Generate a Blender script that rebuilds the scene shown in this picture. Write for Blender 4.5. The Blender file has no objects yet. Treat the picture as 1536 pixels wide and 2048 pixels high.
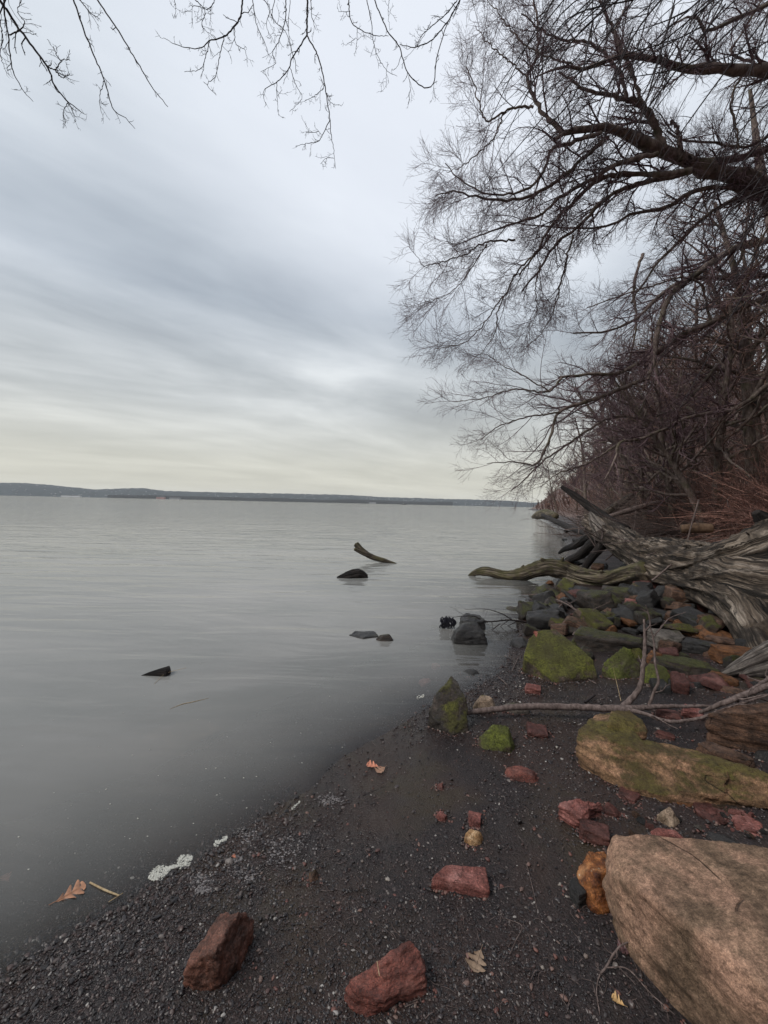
import bpy, bmesh, math, random
import numpy as np
from mathutils import Vector, Matrix, noise as mnoise
SC = bpy.context.scene
COL = SC.collection
rnd = random.Random(7)
RNG = np.random.default_rng(11)

# ------------------------------------------------------------------ camera
FPX = 800.0                      # focal length in photo pixels (1536 wide)
CAM = Vector((0, 0, 1.6))
PITCH, ROLL = math.radians(-1.18), math.radians(1.29)
cam_data = bpy.data.cameras.new('camera')
cam_data.sensor_fit = 'HORIZONTAL'; cam_data.sensor_width = 36
cam_data.lens = 36 * FPX / 1536
cam_data.clip_start = 0.05; cam_data.clip_end = 30000
cam = bpy.data.objects.new('camera', cam_data); COL.objects.link(cam)
CM = Matrix.Rotation(math.pi / 2 + PITCH, 3, 'X') @ Matrix.Rotation(ROLL, 3, 'Z')
cam.matrix_world = Matrix.Translation(CAM) @ CM.to_4x4()
SC.camera = cam

# ------------------------------------------------------------------ node helpers
def nd(nt, typ, **kw):
    n = nt.nodes.new(typ)
    for k, v in kw.items():
        if k.startswith('i_'):
            n.inputs[k[2:].replace('_', ' ')].default_value = v
        else:
            setattr(n, k, v)
    return n
def lk(nt, a, b): nt.links.new(a, b)
def ramp(nt, src, stops, interp='LINEAR'):
    r = nt.nodes.new('ShaderNodeValToRGB'); cr = r.color_ramp; cr.interpolation = interp
    while len(cr.elements) < len(stops): cr.elements.new(0.5)
    for e, (p, c) in zip(cr.elements, stops):
        e.position = p
        e.color = (c, c, c, 1) if isinstance(c, (int, float)) else (*c, 1)
    if src is not None: nt.links.new(src, r.inputs[0])
    return r.outputs[0]
def math_n(nt, op, a, b=None, c=None, clamp=False):
    n = nt.nodes.new('ShaderNodeMath'); n.operation = op; n.use_clamp = clamp
    for i, v in enumerate((a, b, c)):
        if v is None: continue
        if isinstance(v, (int, float)): n.inputs[i].default_value = v
        else: nt.links.new(v, n.inputs[i])
    return n.outputs[0]
def vmath(nt, op, a, b=None):
    n = nt.nodes.new('ShaderNodeVectorMath'); n.operation = op
    for i, v in enumerate((a, b)):
        if v is None: continue
        if isinstance(v, (tuple, list)): n.inputs[i].default_value = v
        else: nt.links.new(v, n.inputs[i])
    return n.outputs[0]
def mixc(nt, fac, a, b, mode='MIX'):
    n = nt.nodes.new('ShaderNodeMix'); n.data_type = 'RGBA'; n.blend_type = mode
    for i, v in ((0, fac), (6, a), (7, b)):
        if isinstance(v, (int, float)): n.inputs[i].default_value = v
        elif isinstance(v, (tuple, list)): n.inputs[i].default_value = (*v, 1)
        else: nt.links.new(v, n.inputs[i])
    return n.outputs[2]
def noise_t(nt, vec, scale, detail=6, rough=0.55, dist=0.0):
    n = nd(nt, 'ShaderNodeTexNoise'); n.inputs['Scale'].default_value = scale
    n.inputs['Detail'].default_value = detail; n.inputs['Roughness'].default_value = rough
    n.inputs['Distortion'].default_value = dist
    if vec is not None: nt.links.new(vec, n.inputs['Vector'])
    return n.outputs['Fac']
def mapping(nt, vec, scale=(1, 1, 1), rot=(0, 0, 0), loc=(0, 0, 0)):
    m = nd(nt, 'ShaderNodeMapping'); m.inputs['Scale'].default_value = scale
    m.inputs['Rotation'].default_value = rot; m.inputs['Location'].default_value = loc
    nt.links.new(vec, m.inputs['Vector']); return m.outputs[0]
def new_mat(name):
    m = bpy.data.materials.new(name); m.use_nodes = True
    nt = m.node_tree
    b = nt.nodes['Principled BSDF']
    return m, nt, b
def bump(nt, h, strength, dist, normal=None):
    b = nd(nt, 'ShaderNodeBump'); b.inputs['Strength'].default_value = strength
    b.inputs['Distance'].default_value = dist; nt.links.new(h, b.inputs['Height'])
    if normal is not None: nt.links.new(normal, b.inputs['Normal'])
    return b.outputs[0]

# ------------------------------------------------------------------ sky, sun, exposure
SUN_EL, SUN_AZ = math.radians(48), math.radians(-115)      # azimuth from +Y towards +X
w = bpy.data.worlds.new('World'); SC.world = w; w.use_nodes = True
nt = w.node_tree; nt.nodes.clear()
out = nd(nt, 'ShaderNodeOutputWorld')
sky = nd(nt, 'ShaderNodeTexSky', sky_type='NISHITA', sun_disc=False, sun_elevation=SUN_EL, sun_rotation=SUN_AZ)
bg1 = nd(nt, 'ShaderNodeBackground'); bg1.inputs['Strength'].default_value = 0.1
lk(nt, sky.outputs[0], bg1.inputs[0])
tc = nd(nt, 'ShaderNodeTexCoord')
sep = nd(nt, 'ShaderNodeSeparateXYZ'); lk(nt, tc.outputs['Generated'], sep.inputs[0])
zc = math_n(nt, 'MAXIMUM', sep.outputs[2], 0.0)
den = math_n(nt, 'ADD', zc, 0.13)
u = math_n(nt, 'DIVIDE', sep.outputs[0], den); v = math_n(nt, 'DIVIDE', sep.outputs[1], den)
cmb = nd(nt, 'ShaderNodeCombineXYZ'); lk(nt, u, cmb.inputs[0]); lk(nt, v, cmb.inputs[1])
big = noise_t(nt, mapping(nt, mapping(nt, cmb.outputs[0], (1, 1, 1), (0, 0, -0.62)), (0.45, 0.85, 1), (0, 0, 0), (3.1, 1.7, 0)), 1.0, 6, 0.52, 0.5)
rotd = mapping(nt, cmb.outputs[0], (1, 1, 1), (0, 0, -0.62))
strk = noise_t(nt, mapping(nt, rotd, (0.42, 1.6, 1), (0, 0, 0), (0.6, 4.2, 0)), 1.0, 8, 0.56, 0.7)
blot = noise_t(nt, mapping(nt, rotd, (1.3, 2.1, 1), (0, 0, 0), (8.2, 3.3, 0)), 1.0, 6, 0.5, 0.5)
cl = math_n(nt, 'ADD', math_n(nt, 'ADD', math_n(nt, 'MULTIPLY', big, 0.50), math_n(nt, 'MULTIPLY', strk, 0.27)), math_n(nt, 'MULTIPLY', blot, 0.23))
ccol = ramp(nt, cl, [(0.38, (0.24, 0.27, 0.31)), (0.46, (0.34, 0.375, 0.415)), (0.53, (0.445, 0.48, 0.52)), (0.62, (0.62, 0.655, 0.69))])
# thinner, warmer cloud low over the horizon; brighter overhead
hz = ramp(nt, zc, [(0.0, 1.0), (0.09, 0.85), (0.22, 0.38), (0.42, 0.0)])
warm = mixc(nt, math_n(nt, 'MULTIPLY', cl, 1.0), (0.33, 0.32, 0.275), (0.62, 0.60, 0.51))
ccol = mixc(nt, hz, ccol, warm)
zen = ramp(nt, zc, [(0.28, 0.0), (0.8, 1.0)])
ccol = mixc(nt, math_n(nt, 'MULTIPLY', zen, 0.40), ccol, (0.46, 0.51, 0.575))
# thin bright spot in the cloud deck, apart from the sun's direction
sdir = (math.sin(0.13) * math.cos(0.95), math.cos(0.13) * math.cos(0.95), math.sin(0.95))
dotn = nd(nt, 'ShaderNodeVectorMath', operation='DOT_PRODUCT'); lk(nt, tc.outputs['Generated'], dotn.inputs[0]); dotn.inputs[1].default_value = sdir
glow = ramp(nt, dotn.outputs['Value'], [(0.80, 0.0), (1.0, 0.75)], 'EASE')
ccol = mixc(nt, glow, ccol, (0.66, 0.69, 0.75))
bg2 = nd(nt, 'ShaderNodeBackground'); bg2.inputs['Strength'].default_value = 1.0
lk(nt, ccol, bg2.inputs[0])
mxs = nd(nt, 'ShaderNodeMixShader'); mxs.inputs[0].default_value = 0.94
lk(nt, bg1.outputs[0], mxs.inputs[1]); lk(nt, bg2.outputs[0], mxs.inputs[2]); lk(nt, mxs.outputs[0], out.inputs[0])
w.cycles.sampling_method = 'AUTOMATIC'
sl = bpy.data.lights.new('sun', 'SUN'); sl.energy = 1.5; sl.angle = math.radians(20); sl.color = (1.0, 0.95, 0.88)
so = bpy.data.objects.new('sun', sl); COL.objects.link(so)
dvec = Vector((math.sin(SUN_AZ) * math.cos(SUN_EL), math.cos(SUN_AZ) * math.cos(SUN_EL), math.sin(SUN_EL)))
so.rotation_euler = dvec.to_track_quat('Z', 'Y').to_euler(); so.location = (0, -5, 30)
SC.view_settings.view_transform = 'Standard'; SC.view_settings.look = 'None'
SC.view_settings.exposure = 0.5; SC.view_settings.gamma = 1.0; SC.view_settings.use_curve_mapping = False
SC.render.engine = 'CYCLES'
SC.cycles.use_denoising = True
SC.cycles.max_bounces = 6; SC.cycles.diffuse_bounces = 2; SC.cycles.glossy_bounces = 3
SC.cycles.transmission_bounces = 4; SC.cycles.transparent_max_bounces = 12; SC.cycles.volume_bounces = 1

# ------------------------------------------------------------------ photo ray -> world
def ray(px, py):
    return CM @ Vector(((px - 768) / FPX, -(py - 1024) / FPX, -1.0))
def at(px, py, Y):
    d = ray(px, py); return CAM + d * (Y / d.y)
def onz(px, py, z=0.0):
    d = ray(px, py); return CAM + d * ((z - CAM.z) / d.z)
def project(p):
    c = CM.transposed() @ (Vector(p) - CAM)
    return (768 + FPX * c.x / -c.z, 1024 - FPX * c.y / -c.z)
SHORE_PX = [(-420, 2120), (0, 1957), (157, 1857), (237, 1819), (313, 1768), (394, 1731), (474, 1669), (560, 1607), (620, 1575),
            (685, 1518), (735, 1480), (800, 1449), (853, 1412), (915, 1392), (958, 1377), (992, 1348), (1010, 1318), (1026, 1287),
            (1046, 1245), (1052, 1205), (1095, 1170), (1130, 1132), (1135, 1092), (1122, 1064), (1092, 1046), (1070, 1034.5), (1088, 1025.5), (1052, 1018.6)]
SHORE = [tuple(onz(x, y))[:2] for x, y in SHORE_PX]
SHORE = [(-9, -3.5), (-3.6, 0.35)] + SHORE[1:]
SHORE += [(SHORE[-1][0] + 120, SHORE[-1][1] + 120), (700, 760)]
SH = np.array(SHORE)
POLY = np.array(SHORE + [(9000, 760), (9000, -9000), (-60, -9000)])
_T = np.random.default_rng(5).random((256, 256))
def vnoise(x, y):
    x = np.asarray(x, float); y = np.asarray(y, float)
    xi = np.floor(x).astype(int); yi = np.floor(y).astype(int); fx = x - xi; fy = y - yi
    fx = fx * fx * (3 - 2 * fx); fy = fy * fy * (3 - 2 * fy)
    a = _T[xi & 255, yi & 255]; b = _T[(xi + 1) & 255, yi & 255]; c = _T[xi & 255, (yi + 1) & 255]; d = _T[(xi + 1) & 255, (yi + 1) & 255]
    return (a * (1 - fx) + b * fx) * (1 - fy) + (c * (1 - fx) + d * fx) * fy - 0.5
def sdist(x, y):
    x = np.asarray(x, float); y = np.asarray(y, float)
    best = np.full(x.shape, 1e18)
    for (ax, ay), (bx, by) in zip(SH[:-1], SH[1:]):
        dx, dy = bx - ax, by - ay; L = dx * dx + dy * dy
        t = np.clip(((x - ax) * dx + (y - ay) * dy) / L, 0, 1)
        best = np.minimum(best, (x - ax - t * dx) ** 2 + (y - ay - t * dy) ** 2)
    ins = np.zeros(x.shape, bool)
    n = len(POLY)
    for i in range(n):
        ax, ay = POLY[i]; bx, by = POLY[(i + 1) % n]
        if ay == by: continue
        c = ((ay > y) != (by > y)) & (x < (bx - ax) * (y - ay) / (by - ay) + ax)
        ins ^= c
    return np.where(ins, 1, -1) * np.sqrt(best)
def ground_h(x, y):
    d = sdist(x, y)
    r = np.sqrt(np.asarray(x) ** 2 + np.asarray(y) ** 2)
    d = d + 0.05 * vnoise(np.asarray(x) * 3.3 + 9, np.asarray(y) * 3.3) * np.clip(r / 3, 0.4, 4)
    dl = np.maximum(d, 0)
    hill = 0.55 * np.clip(dl - 2.9, 0, 4.5) + 26 * (1 - np.exp(-np.maximum(dl - 7.4, 0) * 0.9 / 26))
    hill = hill * (1 + 0.35 * vnoise(np.asarray(x) * 0.11, np.asarray(y) * 0.11 + 7) * np.clip(dl / 8, 0, 1))
    land = 0.10 * dl + hill
    wat = -3.0 * (1 - np.exp(np.minimum(d, 0) * 0.13 / 3.0))
    z = np.where(d > 0, land, wat)
    z = z + 0.03 * vnoise(np.asarray(x) * 2.2, np.asarray(y) * 2.2) * np.clip(dl * 1.5, 0, 1) + 0.25 * vnoise(np.asarray(x) * 0.7, np.asarray(y) * 0.7) * np.clip(dl - 3.5, 0, 1)
    return z
def gh(x, y): return float(ground_h(np.array([x]), np.array([y]))[0])
_D = np.geomspace(0.5, 900, 700)
def gp(px, py, h=0.0):
    d = ray(px, py); d = d / d.y
    zz = CAM.z + d.z * _D
    gg = ground_h(d.x * _D, _D) + h
    f = zz - gg
    k = np.argmax(f < 0) if (f < 0).any() else len(_D) - 1
    k = max(k, 1)
    a, b = f[k - 1], f[k]
    t = a / (a - b) if a != b else 0
    Y = _D[k - 1] + t * (_D[k] - _D[k - 1])
    return CAM + d * Y

# ------------------------------------------------------------------ object helpers
def tag(o, label=None, cat=None, group=None, kind=None):
    if label: o['label'] = label
    if cat: o['category'] = cat
    if group: o['group'] = group
    if kind: o['kind'] = kind
    return o
def link(name, me, mat=None, parent=None):
    o = bpy.data.objects.new(name, me); COL.objects.link(o)
    if mat is not None and len(me.materials) == 0: me.materials.append(mat)
    if parent is not None: o.parent = parent
    return o
def empty(name, loc=(0, 0, 0)):
    o = bpy.data.objects.new(name, None); COL.objects.link(o); o.location = loc; o.empty_display_size = 0.1
    return o
def child(name, me, mat, root):
    o = link(name, me, mat); o.parent = root
    o.location = -Vector(root.location)           # meshes are written in world coordinates
    return o
def mesh_np(name, V, F, smooth=True, uv=None):
    V = np.asarray(V, np.float32); F = np.asarray(F, np.int32)
    me = bpy.data.meshes.new(name); k = F.shape[1]
    me.vertices.add(len(V)); me.vertices.foreach_set('co', V.ravel())
    me.loops.add(F.size); me.loops.foreach_set('vertex_index', F.ravel())
    me.polygons.add(len(F)); me.polygons.foreach_set('loop_start', np.arange(0, F.size, k, dtype=np.int32))
    me.polygons.foreach_set('loop_total', np.full(len(F), k, np.int32))
    if smooth: me.polygons.foreach_set('use_smooth', np.ones(len(F), bool))
    if uv is not None:
        l = me.uv_layers.new(name='UVMap'); l.data.foreach_set('uv', np.asarray(uv, np.float32).ravel())
    me.update(calc_edges=True); me.validate()
    return me
def recentre(o):
    """put an object's origin at the middle of its base"""
    me = o.data; n = len(me.vertices); a = np.empty(n * 3, np.float32); me.vertices.foreach_get('co', a); a = a.reshape(-1, 3)
    c = (a.min(0) + a.max(0)) / 2; c[2] = a[:, 2].min()
    me.vertices.foreach_set('co', (a - c).ravel()); me.update(); o.location = Vector(c.tolist())
    return o

# ------------------------------------------------------------------ tubes
def spline(P, R, n):
    """Catmull-Rom through P (list of 3-vectors) with radii R, n points"""
    P = np.array([tuple(p) for p in P], float); R = np.array(R, float)
    if len(R) != len(P): R = np.interp(np.linspace(0, 1, len(P)), np.linspace(0, 1, len(R)), R)
    E = np.vstack([2 * P[0] - P[1], P, 2 * P[-1] - P[-2]])
    seg = np.linalg.norm(np.diff(P, axis=0), axis=1); s = np.concatenate([[0], np.cumsum(seg)])
    q = np.linspace(0, s[-1], n); i = np.clip(np.searchsorted(s, q, side='right') - 1, 0, len(P) - 2)
    t = ((q - s[i]) / np.maximum(seg[i], 1e-9))[:, None]
    a, b, c, d = E[i], E[i + 1], E[i + 2], E[i + 3]
    out = 0.5 * ((2 * b) + (-a + c) * t + (2 * a - 5 * b + 4 * c - d) * t ** 2 + (-a + 3 * b - 3 * c + d) * t ** 3)
    return out, np.interp(q, s, R)
class Tubes:
    def __init__(s): s.g = {}
    def add(s, P, R, k): s.add_batch(np.asarray(P, float)[None], np.asarray(R, float)[None], k)
    def add_batch(s, P, R, k):
        if len(P): s.g.setdefault((P.shape[1], k), []).append((P, R))
    def mesh(s, name):
        VV, FF, off = [], [], 0
        for (n, k), L in s.g.items():
            P = np.concatenate([a for a, _ in L]); R = np.concatenate([b for _, b in L]); B = len(P)
            T = np.gradient(P, axis=1); T /= np.maximum(np.linalg.norm(T, axis=2, keepdims=True), 1e-9)
            chord = P[:, -1] - P[:, 0]; ref = np.eye(3)[np.argmin(np.abs(chord), axis=1)][:, None, :]
            U = np.cross(T, ref); U /= np.maximum(np.linalg.norm(U, axis=2, keepdims=True), 1e-9); W = np.cross(T, U)
            an = np.linspace(0, 2 * np.pi, k, endpoint=False)
            ring = P[:, :, None] + R[:, :, None, None] * (np.cos(an)[None, None, :, None] * U[:, :, None] + np.sin(an)[None, None, :, None] * W[:, :, None])
            VV.append(ring.reshape(-1, 3))
            i = np.arange(n - 1)[:, None] * k; j = np.arange(k)[None]; j2 = (j + 1) % k
            f = np.stack([i + j, i + j2, i + k + j2, i + k + j], -1).reshape(-1, 4)
            F = (f[None] + (np.arange(B) * n * k)[:, None, None]).reshape(-1, 4) + off
            FF.append(F); off += B * n * k
        return mesh_np(name, np.concatenate(VV), np.concatenate(FF))
def unit(a): return a / np.maximum(np.linalg.norm(a, axis=-1, keepdims=True), 1e-9)
def grow(P, R, nc, ln, ang=(0.5, 1.0), npt=5, t0=0.15, t1=1.0, trop=(0, 0, 0), jit=0.22, rr=0.55, rmin=0.002, taper=0.35, rng=RNG, flat=0.0):
    """children of a batch of parents P (B,N,3), R (B,N): nc each, length factor range ln (metres)"""
    B, N = R.shape; M = B * nc
    pi = np.repeat(np.arange(B), nc)
    t = (t0 + (t1 - t0) * ((np.tile(np.arange(nc), B) + rng.random(M)) / nc)) * (N - 1)
    i = np.clip(t.astype(int), 0, N - 2); f = (t - i)[:, None]
    p0 = P[pi, i] * (1 - f) + P[pi, i + 1] * f; r0 = R[pi, i] * (1 - f[:, 0]) + R[pi, i + 1] * f[:, 0]
    tan = unit(P[pi, i + 1] - P[pi, i])
    rv = rng.normal(size=(M, 3)); rv[:, 2] *= (1 - flat); perp = unit(rv - (rv * tan).sum(1, keepdims=True) * tan)
    a = rng.uniform(*ang, M)[:, None]
    d = tan * np.cos(a) + perp * np.sin(a)
    tt = (t / (N - 1))
    L = rng.uniform(*ln, M) * (1.15 - 0.65 * tt)
    st = (L / (npt - 1))[:, None]
    out = np.empty((M, npt, 3)); out[:, 0] = p0; tr = np.array(trop)
    for k in range(1, npt):
        d = unit(d + rng.normal(size=(M, 3)) * jit + tr * (k / npt)); out[:, k] = out[:, k - 1] + d * st
    rs = np.maximum(np.minimum(r0 * rr, L * 0.03 + rmin), rmin)
    RR = rs[:, None] * np.linspace(1, taper, npt)[None]
    return out, np.maximum(RR, rmin * 0.75)

# ------------------------------------------------------------------ materials
def rock_mat(name, cols, moss=0.0, mosscol=(0.075, 0.085, 0.018), wet=0.25, fine=1.0, layer=0.0, mosspos=0.5, spots=0.0):
    m, nt, b = new_mat(name)
    tc = nd(nt, 'ShaderNodeTexCoord'); oi = nd(nt, 'ShaderNodeObjectInfo')
    offs = nd(nt, 'ShaderNodeCombineXYZ'); 
    r10 = math_n(nt, 'MULTIPLY', oi.outputs['Random'], 17.0)
    for i in range(3): lk(nt, r10, offs.inputs[i])
    vec = vmath(nt, 'ADD', tc.outputs['Object'], offs.outputs[0])
    lay = mapping(nt, vec, (1, 1, 5) if layer else (1, 1, 1), (0.25, 0.15, 0))
    n1 = noise_t(nt, lay, 5 * fine, 9, 0.62, 0.5)
    base = ramp(nt, n1, [(0.30, cols[0]), (0.47, cols[1]), (0.60, cols[2]), (0.74, cols[3] if len(cols) > 3 else cols[2])])
    n2 = noise_t(nt, vec, 60 * fine, 5, 0.7)
    base = mixc(nt, 0.85, base, ramp(nt, n2, [(0.3, 0.38), (0.52, 1.0), (0.72, 1.75)]), 'MULTIPLY')
    n22 = noise_t(nt, vec, 210, 4, 0.8); base = mixc(nt, 0.9, base, ramp(nt, n22, [(0.34, 0.5), (0.5, 0.98), (0.64, 1.5)]), 'MULTIPLY')
    geo = nd(nt, 'ShaderNodeNewGeometry'); sp = nd(nt, 'ShaderNodeSeparateXYZ'); lk(nt, geo.outputs['Normal'], sp.inputs[0])
    n4 = noise_t(nt, vec, 2.6 * fine, 5, 0.65, 0.3)
    base = mixc(nt, 1.0, base, ramp(nt, noise_t(nt, mapping(nt, vec, loc=(2, 8, 1)), 9 * fine, 7, 0.72), [(0.30, 0.42), (0.48, 0.95), (0.68, 1.35)]), 'MULTIPLY')
    # bleached / worn patches
    base = mixc(nt, ramp(nt, n4, [(0.55, 0.0), (0.72, 0.45)]), base, tuple(min(1, c * 1.5 + 0.02) for c in cols[-1]))
    if moss > 0:
        n3 = noise_t(nt, mapping(nt, vec, loc=(4, 4, 4)), 4.5 * fine, 8, 0.68, 0.4)
        up = math_n(nt, 'MULTIPLY', math_n(nt, 'SUBTRACT', sp.outputs[2], 0.15), 0.26)
        mm = math_n(nt, 'ADD', n3, up)
        mm = math_n(nt, 'ADD', mm, math_n(nt, 'MULTIPLY', math_n(nt, 'SUBTRACT', noise_t(nt, mapping(nt, vec, loc=(6, 1, 3)), 1.9 * fine, 3, 0.5), 0.5), 0.85)); mask = ramp(nt, mm, [(mosspos + 0.22 - 0.3 * moss, 0.0), (mosspos + 0.34 - 0.3 * moss, 1.0)])
        mc = mixc(nt, ramp(nt, noise_t(nt, vec, 30 * fine, 6, 0.75), [(0.35, 0.0), (0.65, 1.0)]), tuple(c * 0.22 for c in mosscol), tuple(c * 1.15 for c in mosscol))
        mc = mixc(nt, ramp(nt, noise_t(nt, mapping(nt, vec, loc=(1, 5, 9)), 3.1 * fine, 4, 0.6), [(0.4, 0.75), (0.6, 0.0)]), mc, tuple(c * k_ for c, k_ in zip(mosscol, (0.35, 0.30, 0.6))))
        base = mixc(nt, math_n(nt, 'MULTIPLY', mask, math_n(nt, 'ADD', 0.45, math_n(nt, 'MULTIPLY', n2, 0.8))), base, mc)
    if spots:
        vv = nd(nt, 'ShaderNodeTexVoronoi'); vv.inputs['Scale'].default_value = 45; lk(nt, vec, vv.inputs['Vector'])
        sm = math_n(nt, 'MULTIPLY', ramp(nt, vv.outputs['Distance'], [(0.12, 1.0), (0.2, 0.0)]), ramp(nt, n4, [(0.5, 0.0), (0.6, spots)]))
        base = mixc(nt, sm, base, (0.42, 0.36, 0.28))
    cn = noise_t(nt, mapping(nt, vec, (1, 0.45, 1.8), (0.4, 0.3, 0.7), (9, 2, 5)), 2.1 * fine, 3, 0.5, 0.3)
    mossh = mask if moss > 0 else None
    crk = ramp(nt, math_n(nt, 'ABSOLUTE', math_n(nt, 'SUBTRACT', cn, 0.52)), [(0.0, 0.0), (0.0035, 1.0)])
    cmk = ramp(nt, noise_t(nt, vec, 3.7 * fine, 3, 0.5), [(0.50, 1.0), (0.58, 0.0)])
    crk = math_n(nt, 'MAXIMUM', crk, cmk)
    base = mixc(nt, 0.6, base, crk, 'MULTIPLY')
    lk(nt, base, b.inputs['Base Color'])
    b.inputs['Roughness'].default_value = 0.75 - 0.35 * wet
    lk(nt, ramp(nt, n2, [(0.3, 0.9 - 0.45 * wet), (0.7, 0.6 - 0.35 * wet)]), b.inputs['Roughness'])
    b.inputs['Specular IOR Level'].default_value = 0.25 + 0.3 * wet
    n5 = noise_t(nt, lay, 22 * fine, 10, 0.72, 0.4)
    h = math_n(nt, 'ADD', math_n(nt, 'MULTIPLY', n5, 1.0), math_n(nt, 'MULTIPLY', noise_t(nt, vec, 160 * fine, 4, 0.7), 0.35))
    pits = nd(nt, 'ShaderNodeTexVoronoi'); pits.inputs['Scale'].default_value = 38 * fine; lk(nt, vec, pits.inputs['Vector'])
    h = math_n(nt, 'ADD', h, math_n(nt, 'MULTIPLY', ramp(nt, pits.outputs['Distance'], [(0.05, 0.0), (0.28, 1.0)]), 0.25))
    h = math_n(nt, 'ADD', h, math_n(nt, 'MULTIPLY', crk, 0.8))
    if mossh is not None: h = math_n(nt, 'ADD', h, math_n(nt, 'MULTIPLY', math_n(nt, 'MULTIPLY', mossh, noise_t(nt, vec, 75 * fine, 3, 0.8)), 1.6))
    lk(nt, bump(nt, h, 1.0, 0.014 / fine), b.inputs['Normal'])
    return m
RM = {
 'boulder': rock_mat('tan_sandstone', [(0.075, 0.050, 0.030), (0.20, 0.13, 0.086), (0.34, 0.205, 0.140), (0.43, 0.255, 0.18)], 0.34, (0.085, 0.07, 0.022), 0.05, 0.9, 0.0, 0.62),
 'mosstan': rock_mat('mossy_tan_sandstone', [(0.06, 0.032, 0.018), (0.18, 0.105, 0.055), (0.29, 0.165, 0.095), (0.34, 0.18, 0.115)], 0.55, (0.15, 0.13, 0.03), 0.2, 1.0, 1, 0.57),
 'red': rock_mat('red_sandstone', [(0.035, 0.011, 0.008), (0.066, 0.021, 0.016), (0.10, 0.034, 0.027), (0.14, 0.058, 0.047)], 0, wet=0.55, fine=2.0, layer=1),
 'pink': rock_mat('pink_sandstone', [(0.08, 0.024, 0.019), (0.155, 0.052, 0.042), (0.23, 0.092, 0.078), (0.32, 0.165, 0.145)], 0, wet=0.3, fine=2.2, layer=1),
 'moss': rock_mat('green_mossy_rock', [(0.03, 0.022, 0.016), (0.055, 0.04, 0.028), (0.09, 0.06, 0.045), (0.12, 0.075, 0.055)], 0.82, (0.15, 0.155, 0.022), 0.3, 1.3, 0, 0.55),
 'darkmoss': rock_mat('dark_mossy_rock', [(0.009, 0.0075, 0.006), (0.02, 0.015, 0.012), (0.04, 0.028, 0.021), (0.07, 0.047, 0.035)], 0.62, (0.085, 0.09, 0.016), 0.5, 1.4, 1, 0.55),
 'cone': rock_mat('dark_rock_with_bright_moss', [(0.010, 0.008, 0.007), (0.022, 0.017, 0.013), (0.045, 0.032, 0.025), (0.08, 0.055, 0.042)], 0.72, (0.14, 0.14, 0.022), 0.5, 1.4, 0, 0.55),
 'redwet': rock_mat('wet_red_sandstone', [(0.06, 0.016, 0.011), (0.12, 0.034, 0.024), (0.18, 0.056, 0.040), (0.23, 0.09, 0.066)], 0, wet=0.8, fine=2.2, layer=1),
 'rustbrown': rock_mat('wet_rusty_rock', [(0.028, 0.013, 0.009), (0.085, 0.034, 0.022), (0.15, 0.062, 0.042), (0.20, 0.10, 0.07)], 0.2, (0.07, 0.06, 0.015), 0.6, 2.2, 0, 0.6),
 'vivid': rock_mat('vivid_mossy_rock', [(0.03, 0.022, 0.016), (0.055, 0.04, 0.028), (0.09, 0.07, 0.05), (0.16, 0.14, 0.11)], 1.0, (0.17, 0.20, 0.03), 0.3, 1.8, 0, 0.50),
 'dark': rock_mat('dark_wet_slate', [(0.006, 0.0055, 0.0055), (0.013, 0.0118, 0.0115), (0.024, 0.0215, 0.021), (0.043, 0.039, 0.037)], 0.12, (0.05, 0.05, 0.02), 0.7, 1.6, 1, 0.6),
 'brown': rock_mat('rusty_brown_rock', [(0.026, 0.014, 0.010), (0.065, 0.034, 0.021), (0.12, 0.063, 0.038), (0.17, 0.10, 0.068)], 0.3, (0.07, 0.06, 0.015), 0.45, 1.5, 1, 0.6),
 'orange': rock_mat('orange_brown_rock', [(0.04, 0.017, 0.007), (0.085, 0.034, 0.012), (0.145, 0.058, 0.019), (0.19, 0.085, 0.035)], 0.12, (0.07, 0.06, 0.015), 0.3, 1.8, 1, 0.6),
 'rust': rock_mat('barnacled_orange_rock', [(0.05, 0.014, 0.006), (0.14, 0.045, 0.012), (0.27, 0.10, 0.028), (0.38, 0.20, 0.09)], 0, wet=0.35, fine=3.0, spots=0.9),
 'grey': rock_mat('pale_grey_rock', [(0.05, 0.042, 0.036), (0.09, 0.078, 0.068), (0.135, 0.117, 0.103), (0.20, 0.175, 0.155)], 0.15, (0.08, 0.08, 0.03), 0.15, 1.8, 1, 0.6),
 'tan': rock_mat('speckled_tan_rock', [(0.09, 0.06, 0.04), (0.18, 0.13, 0.09), (0.26, 0.19, 0.14), (0.34, 0.26, 0.19)], 0.2, (0.08, 0.08, 0.02), 0.1, 3.0, 0, 0.6),
 'ochre': rock_mat('pitted_ochre_stone', [(0.10, 0.045, 0.015), (0.26, 0.15, 0.07), (0.42, 0.28, 0.16), (0.55, 0.42, 0.30)], 0, wet=0.1, fine=5.0),
}
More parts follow.
